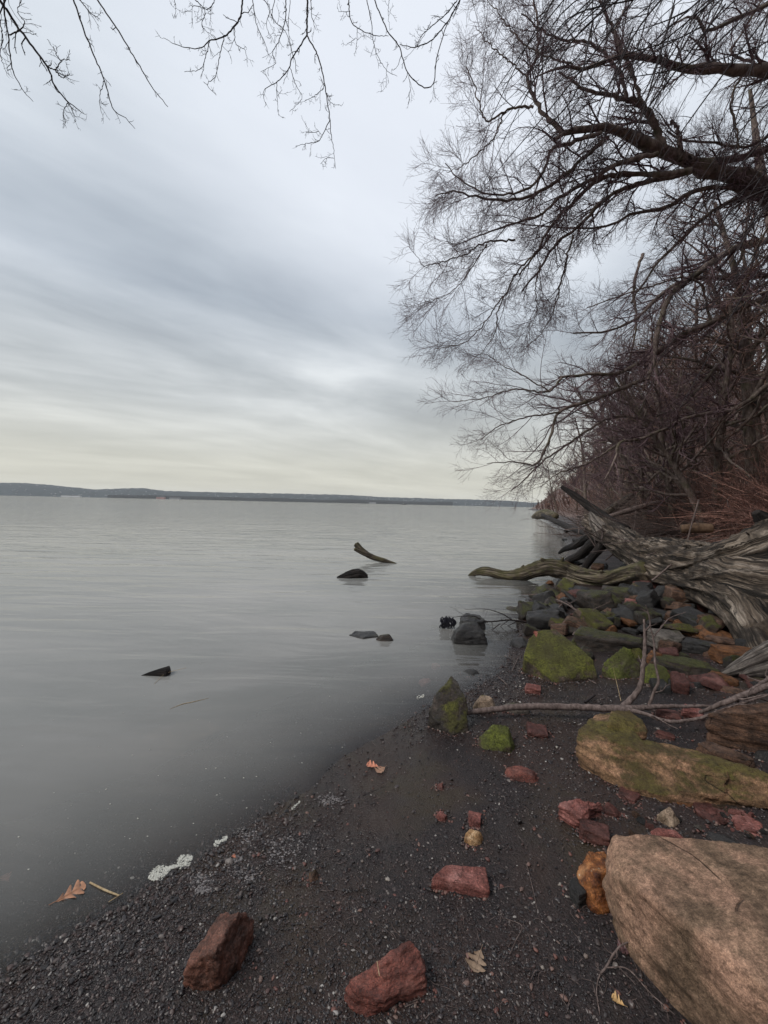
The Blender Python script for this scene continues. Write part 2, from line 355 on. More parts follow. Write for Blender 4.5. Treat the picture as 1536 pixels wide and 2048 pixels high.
def bark_mat(name, c0, c1, c2, moss=0.0, scale=1.0, rough=0.85, isl=False):
    m, nt, b = new_mat(name)
    tc = nd(nt, 'ShaderNodeTexCoord'); v = tc.outputs['Object']
    n = noise_t(nt, mapping(nt, v, (1, 1, 0.4)), 9 * scale, 7, 0.65)
    c = ramp(nt, n, [(0.3, c0), (0.5, c1), (0.7, c2)])
    if isl:
        gi_ = nd(nt, 'ShaderNodeNewGeometry'); c = mixc(nt, 1.0, c, ramp(nt, gi_.outputs['Random Per Island'], [(0.0, (0.35, 0.32, 0.32)), (0.5, (0.85, 0.8, 0.8)), (0.85, (1.5, 1.35, 1.25)), (1.0, (2.2, 2.1, 1.9))]), 'MULTIPLY')
    if moss:
        ms = noise_t(nt, v, 2.5 * scale, 6, 0.6)
        c = mixc(nt, ramp(nt, ms, [(0.5, 0.0), (0.62, moss)]), c, (0.06, 0.07, 0.02))
    lk(nt, c, b.inputs['Base Color']); b.inputs['Roughness'].default_value = rough; b.inputs['Specular IOR Level'].default_value = 0.25
    lk(nt, bump(nt, noise_t(nt, mapping(nt, v, (1, 1, 0.35)), 40 * scale, 6, 0.7), 0.6, 0.01 / scale), b.inputs['Normal'])
    return m
BARK = bark_mat('grey_brown_bark', (0.045, 0.033, 0.029), (0.13, 0.10, 0.088), (0.27, 0.215, 0.19), 0.35)
TWIG = bark_mat('dark_twig_bark', (0.06, 0.037, 0.044), (0.13, 0.086, 0.096), (0.22, 0.155, 0.16))
REDTWIG = bark_mat('reddish_twig_bark', (0.062, 0.037, 0.034), (0.145, 0.094, 0.083), (0.27, 0.19, 0.165), isl=True)
NEARTWIG = bark_mat('bare_twig_bark', (0.014, 0.011, 0.013), (0.030, 0.024, 0.026), (0.06, 0.048, 0.048), 0, 4)
STRAW = bark_mat('dry_pinkish_stem', (0.13, 0.065, 0.055), (0.27, 0.155, 0.13), (0.44, 0.29, 0.25), isl=True)
STICK = bark_mat('weathered_grey_stick', (0.05, 0.036, 0.032), (0.12, 0.09, 0.082), (0.22, 0.17, 0.155), 0, 6)
DARKSTICK = bark_mat('wet_dark_stick', (0.010, 0.008, 0.008), (0.022, 0.017, 0.017), (0.05, 0.036, 0.034), 0, 5, 0.5)
REED = bark_mat('pale_reed', (0.22, 0.15, 0.08), (0.36, 0.27, 0.16), (0.5, 0.4, 0.26), 0, 8)
def wood_mat(name, dark, mid, pale, moss=0.0, rough=0.7):
    """weathered driftwood; UV: u round the log, v metres along it"""
    m, nt, b = new_mat(name)
    uv = nd(nt, 'ShaderNodeUVMap').outputs[0]; tc = nd(nt, 'ShaderNodeTexCoord')
    wob = noise_t(nt, tc.outputs['Object'], 2.2, 4, 0.6)
    cm = nd(nt, 'ShaderNodeCombineXYZ'); lk(nt, math_n(nt, 'MULTIPLY', wob, 0.07), cm.inputs[0])
    uvw = vmath(nt, 'ADD', uv, cm.outputs[0])
    g1 = noise_t(nt, mapping(nt, uvw, (26, 0.8, 1)), 1.0, 9, 0.7, 0.35)
    g2 = noise_t(nt, mapping(nt, uvw, (90, 2.6, 1)), 1.0, 6, 0.7, 0.4)
    pt = noise_t(nt, tc.outputs['Object'], 3.0, 7, 0.65, 0.3)
    c = ramp(nt, g1, [(0.38, dark), (0.50, mid), (0.68, pale)])
    c = mixc(nt, 0.9, c, ramp(nt, g2, [(0.32, 0.35), (0.5, 0.95), (0.7, 1.45)]), 'MULTIPLY')
    sp1 = ramp(nt, math_n(nt, 'ABSOLUTE', math_n(nt, 'SUBTRACT', noise_t(nt, mapping(nt, uvw, (17, 0.5, 1)), 1.0, 4, 0.6, 0.2), 0.5)), [(0.0, 0.0), (0.022, 1.0)])
    c = mixc(nt, 0.9, c, sp1, 'MULTIPLY')
    c = mixc(nt, ramp(nt, pt, [(0.38, 0.85), (0.53, 0.0)]), c, tuple(x * 1.6 for x in dark))
    if moss:
        gm = nd(nt, 'ShaderNodeNewGeometry'); sp = nd(nt, 'ShaderNodeSeparateXYZ'); lk(nt, gm.outputs['Normal'], sp.inputs[0])
        mm = math_n(nt, 'ADD', noise_t(nt, tc.outputs['Object'], 5.0, 6, 0.7), math_n(nt, 'MULTIPLY', sp.outputs[2], 0.12))
        c = mixc(nt, ramp(nt, mm, [(0.50, 0.0), (0.62, moss)]), c, (0.085, 0.085, 0.016))
    lk(nt, c, b.inputs['Base Color']); b.inputs['Roughness'].default_value = rough; b.inputs['Specular IOR Level'].default_value = 0.3
    h = math_n(nt, 'ADD', math_n(nt, 'ADD', g1, math_n(nt, 'MULTIPLY', sp1, 0.5)), math_n(nt, 'MULTIPLY', g2, 0.5))
    lk(nt, bump(nt, h, 1.0, 0.03), b.inputs['Normal'])
    return m
WOOD = wood_mat('silver_driftwood', (0.011, 0.008, 0.006), (0.11, 0.082, 0.060), (0.44, 0.37, 0.305))
WOODPALE = wood_mat('bleached_driftwood', (0.05, 0.04, 0.035), (0.30, 0.26, 0.225), (0.55, 0.49, 0.44))
WOODMOSS = wood_mat('mossy_driftwood', (0.016, 0.012, 0.009), (0.10, 0.076, 0.052), (0.38, 0.32, 0.25), 0.4)
WOODDARK = wood_mat('wet_dark_wood', (0.007, 0.006, 0.006), (0.026, 0.02, 0.018), (0.06, 0.047, 0.043), 0, 0.8)
def flat_mat(name, c, rough=0.7, var=0.35, sc=30, bmp=0.0):
    m, nt, b = new_mat(name); tc = nd(nt, 'ShaderNodeTexCoord')
    n = noise_t(nt, tc.outputs['Object'], sc, 6, 0.65)
    lk(nt, mixc(nt, 1.0, c, ramp(nt, n, [(0.3, 1 - var), (0.7, 1 + var)]), 'MULTIPLY'), b.inputs['Base Color'])
    b.inputs['Roughness'].default_value = rough
    if bmp: lk(nt, bump(nt, n, 0.5, bmp), b.inputs['Normal'])
    return m

# ------------------------------------------------------------------ ground, river bed, water
def polar_grid(nr, r0, r1, fine_a, coarse_a):
    a = np.concatenate([np.linspace(-math.radians(62), math.radians(62), fine_a, endpoint=False), np.linspace(math.radians(62), 2 * math.pi - math.radians(62), coarse_a, endpoint=False)])
    r = np.concatenate([[0.02], np.geomspace(r0, r1, nr)])
    A, Rr = np.meshgrid(a, r); X = Rr * np.sin(A); Y = Rr * np.cos(A)
    n, k = A.shape
    i = np.arange(n - 1)[:, None] * k; j = np.arange(k)[None]; j2 = (j + 1) % k
    F = np.stack([i + j, i + k + j, i + k + j2, i + j2], -1).reshape(-1, 4)[:, ::-1]
    return X.ravel(), Y.ravel(), F
X, Y, F = polar_grid(330, 0.4, 9000, 340, 40)
Z = ground_h(X, Y)
r = np.hypot(X, Y)
Z = Z + (0.010 * vnoise(X * 11, Y * 11) + 0.006 * vnoise(X * 29, Y * 29)) * np.clip(6 - r, 0, 1) * np.clip(np.abs(Z) * 30, 0.15, 1)
gm, nt, b = new_mat('dark_beach_grit')
tc = nd(nt, 'ShaderNodeTexCoord'); pos = tc.outputs['Object']
vo = nd(nt, 'ShaderNodeTexVoronoi'); vo.inputs['Scale'].default_value = 170; lk(nt, pos, vo.inputs['Vector'])
vo2 = nd(nt, 'ShaderNodeTexVoronoi'); vo2.inputs['Scale'].default_value = 85; lk(nt, pos, vo2.inputs['Vector'])
grit = noise_t(nt, pos, 120, 6, 0.75); patch = noise_t(nt, pos, 1.3, 6, 0.6, 0.3); patch2 = noise_t(nt, mapping(nt, pos, loc=(7, 3, 0)), 2.4, 5, 0.6, 0.3)
gravel = ramp(nt, vo.outputs['Color'], [(0.1, (0.009, 0.007, 0.007)), (0.6, (0.024, 0.0175, 0.0175)), (0.93, (0.046, 0.034, 0.034)), (0.99, (0.16, 0.14, 0.13))])
mud = mixc(nt, grit, (0.016, 0.0095, 0.007), (0.060, 0.034, 0.025))
mud = mixc(nt, ramp(nt, patch2, [(0.48, 0.0), (0.62, 0.8)]), mud, (0.044, 0.033, 0.015))
bc = mixc(nt, ramp(nt, patch, [(0.42, 0.0), (0.56, 0.9)]), gravel, mud)
# hillside litter and far soil, by height
sp = nd(nt, 'ShaderNodeSeparateXYZ'); lk(nt, pos, sp.inputs[0])
lit = ramp(nt, noise_t(nt, pos, 9, 8, 0.75), [(0.3, (0.04, 0.023, 0.017)), (0.5, (0.125, 0.072, 0.050)), (0.7, (0.26, 0.165, 0.12))])
hm = ramp(nt, math_n(nt, 'ADD', sp.outputs[2], math_n(nt, 'MULTIPLY', patch, 0.5)), [(0.62, 0.0), (0.85, 1.0)])
bc = mixc(nt, hm, bc, lit)
bc = mixc(nt, 1.0, bc, (0.76, 0.70, 0.71), 'MULTIPLY')
lk(nt, bc, b.inputs['Base Color'])
wetz = ramp(nt, math_n(nt, 'ADD', sp.outputs[2], math_n(nt, 'MULTIPLY', math_n(nt, 'SUBTRACT', patch2, 0.5), 0.06)), [(0.0, 0.0), (0.035, 0.0), (0.07, 1.0)])
lk(nt, math_n(nt, 'ADD', 0.22, math_n(nt, 'MULTIPLY', wetz, math_n(nt, 'SUBTRACT', ramp(nt, patch, [(0.4, 0.62), (0.6, 0.48)]), 0.22))), b.inputs['Roughness'])
b.inputs['Specular IOR Level'].default_value = 0.4
hh = math_n(nt, 'ADD', math_n(nt, 'MULTIPLY', math_n(nt, 'SUBTRACT', 1.0, vo.outputs['Distance']), 0.6), math_n(nt, 'ADD', grit, math_n(nt, 'MULTIPLY', vo2.outputs['Distance'], -0.7)))
lk(nt, bump(nt, hh, 0.8, 0.006), b.inputs['Normal'])
ground = tag(link('ground', mesh_np('ground', np.stack([X, Y, Z], -1), F), gm), 'dark gravel beach rising into a wooded bank', kind='structure')

X, Y, F = polar_grid(220, 0.4, 8800, 260, 30)
depth = np.clip(-ground_h(X, Y), 0, 10)
wr = np.hypot(X, Y)
wav = 0.0012 * np.sin(Y * 5.1 + 1.4 * np.sin(X * 0.8) + X * 0.9) * np.clip((wr - 2) / 4, 0, 1) * np.clip(depth * 2 - 0.1, 0, 1)
wav = wav * (0.6 + vnoise(X * 0.6, Y * 0.6) * 1.4) * np.clip(1 - (wr - 12) / 20, 0, 1)
wm = mesh_np('water', np.stack([X, Y, wav], -1), F)
at_ = wm.attributes.new('water_depth', 'FLOAT', 'POINT'); at_.data.foreach_set('value', depth.astype(np.float32))
m, nt, b = new_mat('murky_river_water'); nt.nodes.remove(b); outm = nt.nodes['Material Output']
at_n = nd(nt, 'ShaderNodeAttribute', attribute_name='water_depth')
tc = nd(nt, 'ShaderNodeTexCoord'); pos = tc.outputs['Object']
turb = math_n(nt, 'SUBTRACT', 1.0, math_n(nt, 'POWER', 2.718, math_n(nt, 'MULTIPLY', at_n.outputs['Fac'], -8.5)))
murk = mixc(nt, ramp(nt, noise_t(nt, mapping(nt, pos, (0.45, 1, 1), (0, 0, .3)), 0.55, 5, 0.6, 0.6), [(0.35, 0.0), (0.65, 1.0)]), (0.215, 0.217, 0.206), (0.295, 0.287, 0.274))
dif = nd(nt, 'ShaderNodeBsdfDiffuse'); lk(nt, murk, dif.inputs[0])
trn = nd(nt, 'ShaderNodeBsdfTransparent'); trn.inputs[0].default_value = (0.93, 0.93, 0.92, 1)
ln = nd(nt, 'ShaderNodeVectorMath', operation='LENGTH'); lk(nt, pos, ln.inputs[0]); dist = ln.outputs['Value']
n_l = noise_t(nt, mapping(nt, pos, (0.35, 1.5, 1), (0, 0, -0.12)), 1.6, 3, 0.5, 0.5)
n_m = noise_t(nt, mapping(nt, pos, (0.5, 1.6, 1), (0, 0, 0.15)), 5.0, 3, 0.55, 0.3)
n_s = noise_t(nt, mapping(nt, pos, (0.22, 1.0, 1), (0, 0, 0.05)), 0.9, 6, 0.62, 0.2)
farm = ramp(nt, math_n(nt, 'DIVIDE', dist, 100.0), [(0.03, 0.0), (0.35, 0.35), (0.9, 1.0)])
calm = noise_t(nt, mapping(nt, pos, (0.08, 0.35, 1)), 1.0, 3, 0.5)
h = math_n(nt, 'ADD', math_n(nt, 'MULTIPLY', n_l, 1.0), math_n(nt, 'MULTIPLY', math_n(nt, 'MULTIPLY', n_m, 0.10), calm))
h = math_n(nt, 'ADD', h, math_n(nt, 'MULTIPLY', math_n(nt, 'MULTIPLY', n_s, 4.5), farm))
n_r = noise_t(nt, mapping(nt, pos, (0.07, 1.0, 1), (0, 0, 0)), 2.0, 3, 0.5, 0.15)
rm_ = ramp(nt, math_n(nt, 'DIVIDE', dist, 100.0), [(0.05, 0.0), (0.14, 1.0)])
h = math_n(nt, 'ADD', h, math_n(nt, 'MULTIPLY', math_n(nt, 'MULTIPLY', n_r, 1.1), math_n(nt, 'MULTIPLY', rm_, math_n(nt, 'MULTIPLY', calm, 1.6))))
bn = bump(nt, h, 1.0, 0.030)
gl = nd(nt, 'ShaderNodeBsdfGlossy'); gl.inputs['Roughness'].default_value = 0.05; lk(nt, bn, gl.inputs['Normal'])
fr = nd(nt, 'ShaderNodeFresnel'); fr.inputs['IOR'].default_value = 1.34; lk(nt, bn, fr.inputs['Normal'])
m1 = nd(nt, 'ShaderNodeMixShader'); lk(nt, turb, m1.inputs[0]); lk(nt, trn.outputs[0], m1.inputs[1]); lk(nt, dif.outputs[0], m1.inputs[2])
m2 = nd(nt, 'ShaderNodeMixShader'); lk(nt, fr.outputs[0], m2.inputs[0]); lk(nt, m1.outputs[0], m2.inputs[1]); lk(nt, gl.outputs[0], m2.inputs[2])
lk(nt, m2.outputs[0], outm.inputs[0])
tag(link('water', wm, m), 'calm murky grey river', kind='structure')

# ------------------------------------------------------------------ far shore
RID = [(-900, 935), (-400, 958), (-150, 962), (0, 966), (35, 966), (75, 968), (140, 974), (190, 979), (280, 976), (330, 982), (450, 985), (560, 987), (700, 990), (760, 994), (830, 996), (900, 998), (960, 999.5), (1020, 1001.5), (1060, 1005), (1140, 1003), (1400, 1000)]
def far_hill(name, label, px0, px1, D0, D1, top, band, mat, seed, rough):
    rg = np.random.default_rng(seed); n = 420; rows = 9; V = []
    for i in range(n):
        t = i / (n - 1); px = px0 + (px1 - px0) * t; D = D0 + (D1 - D0) * t
        hor = 1007.5 + (px - 768) * 0.0225
        py = np.interp(px, [a for a, _ in RID], [b_ for _, b_ in RID]) if top is None else hor - top * (0.75 + 0.5 * float(vnoise(np.array([px * 0.02 + seed]), np.array([3.3]))[0] + 0.5))
        el = max(0.5, (hor - py)) / FPX
        for j in range(rows):
            s = j / (rows - 1); d = D + band * s
            z = -4 + (el * (D + band * 0.8) * 1.02 + 4) * math.sin(min(1, s * 1.25) * math.pi / 2) ** 0.9
            z += rough * (rg.random() - 0.5) * (s > 0.1) 
            if s > 0.85: z *= 0.7
            V.append(((px - 768) / FPX * d, d, z))
    F = [(i * rows + j, (i + 1) * rows + j, (i + 1) * rows + j + 1, i * rows + j + 1) for i in range(n - 1) for j in range(rows - 1)]
    return tag(link(name, mesh_np(name, V, F, False), mat), label, kind='structure')
farm_ = flat_mat('far_woods', (0.030, 0.037, 0.038), 0.95, 0.5, 0.012)
farm2 = flat_mat('far_shore_trees', (0.020, 0.020, 0.018), 0.95, 0.4, 0.03)
hill1 = far_hill('hills', 'long low wooded hills across the river', -900, 1400, 3600, 5600, None, 900, farm_, 1, 7)
far_hill('far_shore', 'dark tree belt on the far bank', 215, 905, 3450, 4700, 6.5, 90, farm2, 2, 5)
def boxes(spec):
    V, F = [], []
    for (x, y, z, sx, sy, sz, rf) in spec:
        o = len(V)
        V += [(x - sx, y - sy, z), (x + sx, y - sy, z), (x + sx, y + sy, z), (x - sx, y + sy, z), (x - sx, y - sy, z + sz), (x + sx, y - sy, z + sz), (x + sx, y + sy, z + sz), (x - sx, y + sy, z + sz)]
        F += [(o, o + 1, o + 5, o + 4), (o + 1, o + 2, o + 6, o + 5), (o + 2, o + 3, o + 7, o + 6), (o + 3, o, o + 4, o + 7)]
        V += [(x - sx, y, z + sz + rf), (x + sx, y, z + sz + rf)]
        F += [(o + 4, o + 5, o + 9, o + 8), (o + 6, o + 7, o + 8, o + 9), (o + 4, o + 8, o + 7, o + 7), (o + 5, o + 6, o + 9, o + 9)]
    return V, F
def poly_mesh(name, V, F):
    me = bpy.data.meshes.new(name); me.from_pydata([tuple(v) for v in V], [], [tuple(dict.fromkeys(f)) for f in F]); me.update(); return me
whitew = flat_mat('pale_house_wall', (0.24, 0.24, 0.24), 0.8, 0.3, 0.02)
roofm = flat_mat('dark_house_roof', (0.10, 0.09, 0.09), 0.8, 0.3, 0.02)
spec = []
for i in range(300):
    px = rnd.choice([rnd.uniform(20, 330), rnd.uniform(400, 1015), rnd.uniform(560, 1015), rnd.uniform(700, 900)])
    t = (px + 900) / 2300; D = 3600 + 2000 * t; s = rnd.uniform(0.05, 0.62) ** 1.2; d = D + 900 * s
    hor = 1007.5 + (px - 768) * 0.0225
    py = np.interp(px, [a for a, _ in RID], [b_ for _, b_ in RID]); el = max(0.5, hor - py) / FPX
    z = -4 + (el * (D + 720) * 1.02 + 4) * math.sin(min(1, s * 1.25) * math.pi / 2) ** 0.9
    spec.append(((px - 768) / FPX * d, d - 6, z - 2, rnd.uniform(3, 8), 5, rnd.uniform(3, 7), 2.5))
V, F_ = boxes(spec)
tag(link('town_houses', poly_mesh('town_houses', V, F_), whitew), 'scatter of tiny pale town houses on the far hills', 'houses', kind='stuff')
def far_building(px, wpx, hpx, D, name, label, wallc, cat='building'):
    p = at(px, 1007.5 + (px - 768) * 0.0225, D); root = empty(name, (p.x, D, 0))
    wd = wpx * D / FPX / 2; ht = hpx * D / FPX
    V, F_ = boxes([(p.x, D, 0.2, wd, 12, ht, 0.01)]); child('wall', poly_mesh('wall', V, F_), wallc, root)
    V, F_ = boxes([(p.x, D, 0.2 + ht + 0.1, wd * 1.02, 12.5, 1.0, ht * 0.3)]); child('roof', poly_mesh('roof', V, F_), roofm, root)
    return tag(root, label, cat)
rosy = flat_mat('reddish_far_wall', (0.30, 0.16, 0.14), 0.8, 0.2, 0.02)
far_building(143, 38, 2.2, 3560, 'warehouse', 'long white waterfront building under the left hills across the river', flat_mat('white_far_wall', (0.5, 0.5, 0.5), 0.7, 0.1, 0.02))
far_building(322, 16, 3.2, 3420, 'waterfront_building', 'reddish building on the far bank, left of the pale boxy one', rosy)
far_building(350, 20, 2.4, 3430, 'waterfront_building', 'pale boxy building on the far bank right of the reddish one', whitew)
far_building(745, 14, 2.2, 4350, 'waterfront_building', 'pale far-bank building at the right end of the dark tree belt', whitew)
# channel marker / boat
D = 1500; p = at(808, 1007.5 + 40 * 0.0225, D); root = empty('work_boat', (p.x, D, 0))
V, F_ = boxes([(p.x, D, -0.3, 9, 2.5, 2.2, 0.05)]); child('hull', poly_mesh('hull', V, F_), farm2, root)
V, F_ = boxes([(p.x - 2, D, 2.0, 2.5, 1.8, 3.0, 0.3)]); child('cabin', poly_mesh('cabin', V, F_), whitew, root)
tb = Tubes(); tb.add([(p.x - 2, D, 4.9), (p.x - 2, D, 12)], [0.3, 0.2], 5); child('mast', tb.mesh('mast'), farm2, root)
tag(root, 'tiny dark work boat with a mast out on the river', 'boat')

def ico_template(sub):
    bm = bmesh.new(); bmesh.ops.create_icosphere(bm, subdivisions=sub, radius=1); V = np.array([v.co[:] for v in bm.verts]); F = np.array([[v.index for v in f.verts] for f in bm.faces]); bm.free(); return V, F
# ------------------------------------------------------------------ rocks
def finish_rock(me, amp, freq, seed, layer):
    n = len(me.vertices); co = np.empty(n * 3, np.float32); me.vertices.foreach_get('co', co); co = co.reshape(-1, 3)
    no = np.empty(n * 3, np.float32); me.vertices.foreach_get('normal', no); no = no.reshape(-1, 3)
    size = float(max(co.max(0) - co.min(0))); f = freq / size; o = Vector((seed * 1.7, seed * 0.9, seed * 2.3))
    out = co.copy(); hm = mnoise.hetero_terrain
    for i in range(n):
        p = Vector(co[i].tolist())
        q = Vector((p.x * f, p.y * f, p.z * f * (3.0 if layer else 1.0))) + o
        a = mnoise.fractal(q, 1.0, 2.1, 3)
        c = mnoise.ridged_multi_fractal(q * 1.3, 1.0, 2.0, 4, 1.0, 2.0) - 1.0
        s = mnoise.noise(q * 5) * 1.7 + mnoise.noise(q * 13) * 0.9
        if layer:
            zz = p.z * f * 3.2 + 0.5 * a + (p.x * .35 + p.y * .2) * f + seed
            st = mnoise.noise(Vector((0.3, 7.7 + seed, zz * 1.9))); st = max(-.45, min(.45, st * 2.2)) * (1 - abs(float(no[i][2])) * .8)
            a += st * 0.9
        out[i] = co[i] + no[i] * (amp * size * (0.8 * a - 0.34 * c + 0.10 * s))
    me.vertices.foreach_set('co', out.ravel()); me.update()
def hull_mesh(name, hulls, vox, amp=0.03, freq=3.0, seed=0, layer=False, smooth=2):
    bm = bmesh.new()
    for pts in hulls:
        vs = [bm.verts.new(p) for p in pts]
        r_ = bmesh.ops.convex_hull(bm, input=vs, use_existing_faces=False)
        dead = {e for k in ('geom_unused', 'geom_interior') for e in r_[k] if isinstance(e, bmesh.types.BMVert) and e.is_valid}
        if dead: bmesh.ops.delete(bm, geom=list(dead), context='VERTS')
    me = bpy.data.meshes.new(name + '_tmp'); bm.to_mesh(me); bm.free()
    o = bpy.data.objects.new('tmp', me); COL.objects.link(o)
    md = o.modifiers.new('r', 'REMESH'); md.mode = 'VOXEL'; md.voxel_size = vox; md.adaptivity = 0
    if smooth:
        ms = o.modifiers.new('s', 'SMOOTH'); ms.iterations = smooth; ms.factor = 0.5
    dg = bpy.context.evaluated_depsgraph_get(); res = bpy.data.meshes.new_from_object(o.evaluated_get(dg)); res.name = name
    bpy.data.objects.remove(o); bpy.data.meshes.remove(me)
    res.materials.clear()
    res.polygons.foreach_set('use_smooth', np.ones(len(res.polygons), bool))
    finish_rock(res, amp, freq, seed, layer)
    return res
def hero_rock(name, label, mat, pts_list, vox=0.008, under=0.10, amp=0.02, freq=3, seed=1, layer=False, smooth=2, cat='rock', sink=0.05):
    hulls = []
    for pts in pts_list:
        W = [gp(x, y, h) for x, y, h in pts]; c = sum(W, Vector()) / len(W); P = []
        for q in W:
            P.append(tuple(q)); b_ = q.lerp(c, under); P.append((b_.x, b_.y, gh(b_.x, b_.y) - sink))
        hulls.append(P)
    o = link(name, hull_mesh(name, hulls, vox, amp, freq, seed, layer, smooth), RM[mat] if isinstance(mat, str) else mat)
    recentre(o); return tag(o, label, cat)
def style_pts(style, sd):
    q = random.Random(sd); P = []
    if style == 'block':
        for sx in (-1, 1):
            for sy in (-1, 1):
                P.append((sx * q.uniform(0.8, 1), sy * q.uniform(0.7, 1), 0)); P.append((sx * q.uniform(0.6, 0.98), sy * q.uniform(0.6, 0.98), q.uniform(0.7, 1)))
        P += [(q.uniform(-1, 1), q.choice([-1, 1]) * 1.05, q.uniform(0.2, 0.6)) for _ in range(3)]
    elif style == 'slab':
        n = q.randint(5, 7); a0 = q.uniform(0, 6)
        for i in range(n):
            a = a0 + 6.283 * i / n + q.uniform(-0.25, 0.25); rr = q.uniform(0.85, 1.05)
            P.append((math.cos(a) * rr, math.sin(a) * rr, q.uniform(0, 0.25))); P.append((math.cos(a) * rr * q.uniform(0.85, 0.97), math.sin(a) * rr * q.uniform(0.85, 0.97), q.uniform(0.75, 1.0)))
    elif style == 'round':
        for i in range(26):
            a = q.uniform(0, 6.283); z = q.uniform(0, 1); rr = math.sqrt(max(0, 1 - (z * 0.98) ** 2.2)); P.append((math.cos(a) * rr, math.sin(a) * rr, z))
        P += [(math.cos(a * 0.9), math.sin(a * 0.9), 0) for a in range(7)]
    elif style == 'wedge':
        for i in range(6):
            a = 6.283 * i / 6 + q.uniform(-0.3, 0.3); P.append((math.cos(a), math.sin(a), 0)); P.append((math.cos(a) * 0.9, math.sin(a) * 0.9, q.uniform(0.15, 0.5)))
        P += [(q.uniform(-0.45, 0.35), q.uniform(-0.2, 0.3), 1.0), (q.uniform(-0.1, 0.55), q.uniform(-0.3, 0.3), q.uniform(0.75, 0.95))]
    A = np.array(P); lo, hi = A.min(0), A.max(0); return (A - lo) / (hi - lo) - np.array([0.5, 0.5, 0])
RS = [100]
def quick_rock(x0, x1, yt, yb, q, style, mat, label, name='rock', cat='rock', amp=None, grp=None, sink=0.15, water=False):
    RS[0] += 1; sd = RS[0]; xc = (x0 + x1) / 2
    p = onz(xc, yb, 0) if water else gp(xc, yb)
    D = p.y; zg = p.z; wd = (x1 - x0) * D / FPX; E = (yb - yt)
    h = max(q * E * D / FPX, 0.01)
    hor = 1007.5 + (xc - 768) * 0.0225
    D2 = (CAM.z - zg - h) * FPX / max(yt - hor, 4.0); l = min(max(D2 - D, 0.35 * wd), 1.6 * wd)
    A = style_pts(style, sd); sk = sink * h + 0.01
    th = math.atan2(-(xc - 768), FPX)
    S = A * np.array([wd * 0.98, l, h + sk])
    c_, s_ = math.cos(th), math.sin(th)
    W = np.stack([S[:, 0] * c_ - (S[:, 1]) * s_, S[:, 0] * s_ + S[:, 1] * c_, S[:, 2]], -1)
    sz = max(wd, l, h)
    me = hull_mesh(name, [[tuple(v) for v in W]], sz / 38, amp if amp is not None else {'block': 0.034, 'slab': 0.032, 'round': 0.024, 'wedge': 0.042}[style], 3, sd, style in ('slab', 'block'), 0 if style != 'round' else 2)
    o = link(name, me, RM[mat]); dirx, diry = p.x / p.y, 1.0
    o.location = (p.x + dirx * l / 2, p.y + l / 2, zg - sk)
    return tag(o, label, cat, grp)

hero_rock('boulder', 'huge smooth tan-pink sandstone boulder filling the bottom right corner', 'boulder', [
    [(1212, 1705, .22), (1226, 1668, .27), (1300, 1672, .29), (1400, 1690, .29), (1480, 1693, .30), (1620, 1700, .32), (1800, 1790, .32), (1950, 1990, .30), (2050, 2200, .24),
     (1206, 1765, .12), (1228, 1822, .08), (1300, 1890, .07), (1350, 1962, .06), (1412, 2012, .06), (1475, 2068, .06), (1560, 2150, .07), (1750, 2330, .09), (1224, 1752, .22), (1300, 1795, .275), (1410, 1868, .29), (1536, 1985, .285), (1660, 2110, .26), (1440, 1740, .31), (1560, 1800, .32)]],
    0.008, 0.16, 0.016, 3.4, 3, layer=True, smooth=1)
hero_rock('long_rock', 'long olive and red sandstone rock with a raised lump at its left end', 'mosstan', [
    [(1152, 1482, .13), (1162, 1450, .17), (1200, 1424, .19), (1240, 1424, .19), (1268, 1470, .17), (1290, 1490, .16), (1160, 1525, .03), (1250, 1568, .03), (1300, 1560, .06)],
    [(1222, 1420, .22), (1262, 1418, .22), (1288, 1440, .20), (1294, 1466, .16), (1215, 1448, .2), (1240, 1470, .15)],
    [(1200, 1480, .15), (1290, 1478, .16), (1400, 1500, .15), (1460, 1540, .13), (1250, 1572, .03), (1330, 1592, .03), (1400, 1598, .03), (1450, 1585, .06)],
    [(1390, 1500, .15), (1440, 1512, .14), (1536, 1547, .12), (1600, 1600, .06), (1400, 1575, .06), (1480, 1606, .02), (1545, 1612, .02), (1410, 1600, .02)]],
    0.008, 0.05, 0.021, 4.5, 5, layer=True, smooth=1)
hero_rock('rock', 'tall pointed mossy rock standing at the waterline', 'cone', [
    [(903, 1350, .30), (918, 1366, .27), (930, 1392, .2), (936, 1418, .12), (936, 1462, .0), (905, 1470, 0), (862, 1456, .0), (856, 1425, .10), (866, 1396, .18), (884, 1376, .25)]], 0.006, 0.0, 0.035, 3, 8)
hero_rock('rock', 'broad sloping rock with bright green moss and a pink chipped tip at the water corner', 'moss', [
    [(1046, 1312, .16), (1058, 1275, .28), (1074, 1260, .33), (1112, 1258, .33), (1142, 1280, .27), (1188, 1318, .16), (1197, 1352, .03), (1150, 1362, .0), (1110, 1366, .0), (1060, 1340, .02), (1046, 1326, .05)]], 0.012, 0.02, 0.022, 3, 9)
hero_rock('rock', 'dark red-brown mossy block at the right edge behind the long stick', 'brown', [
    [(1412, 1425, .20), (1440, 1412, .22), (1536, 1402, .24), (1640, 1410, .24), (1415, 1470, .04), (1440, 1492, .0), (1536, 1500, 0), (1640, 1520, 0), (1500, 1425, .24)]], 0.012, 0.05, 0.024, 3.5, 10, layer=True)
hero_rock('rock', 'vivid green moss-covered pointed stone beside the forked stick', 'vivid', [
    [(1202, 1340, .06), (1208, 1322, .13), (1246, 1292, .26), (1262, 1298, .24), (1282, 1330, .10), (1280, 1350, .02), (1238, 1360, 0), (1210, 1354, 0)]], 0.008, 0.0, 0.016, 3, 21)
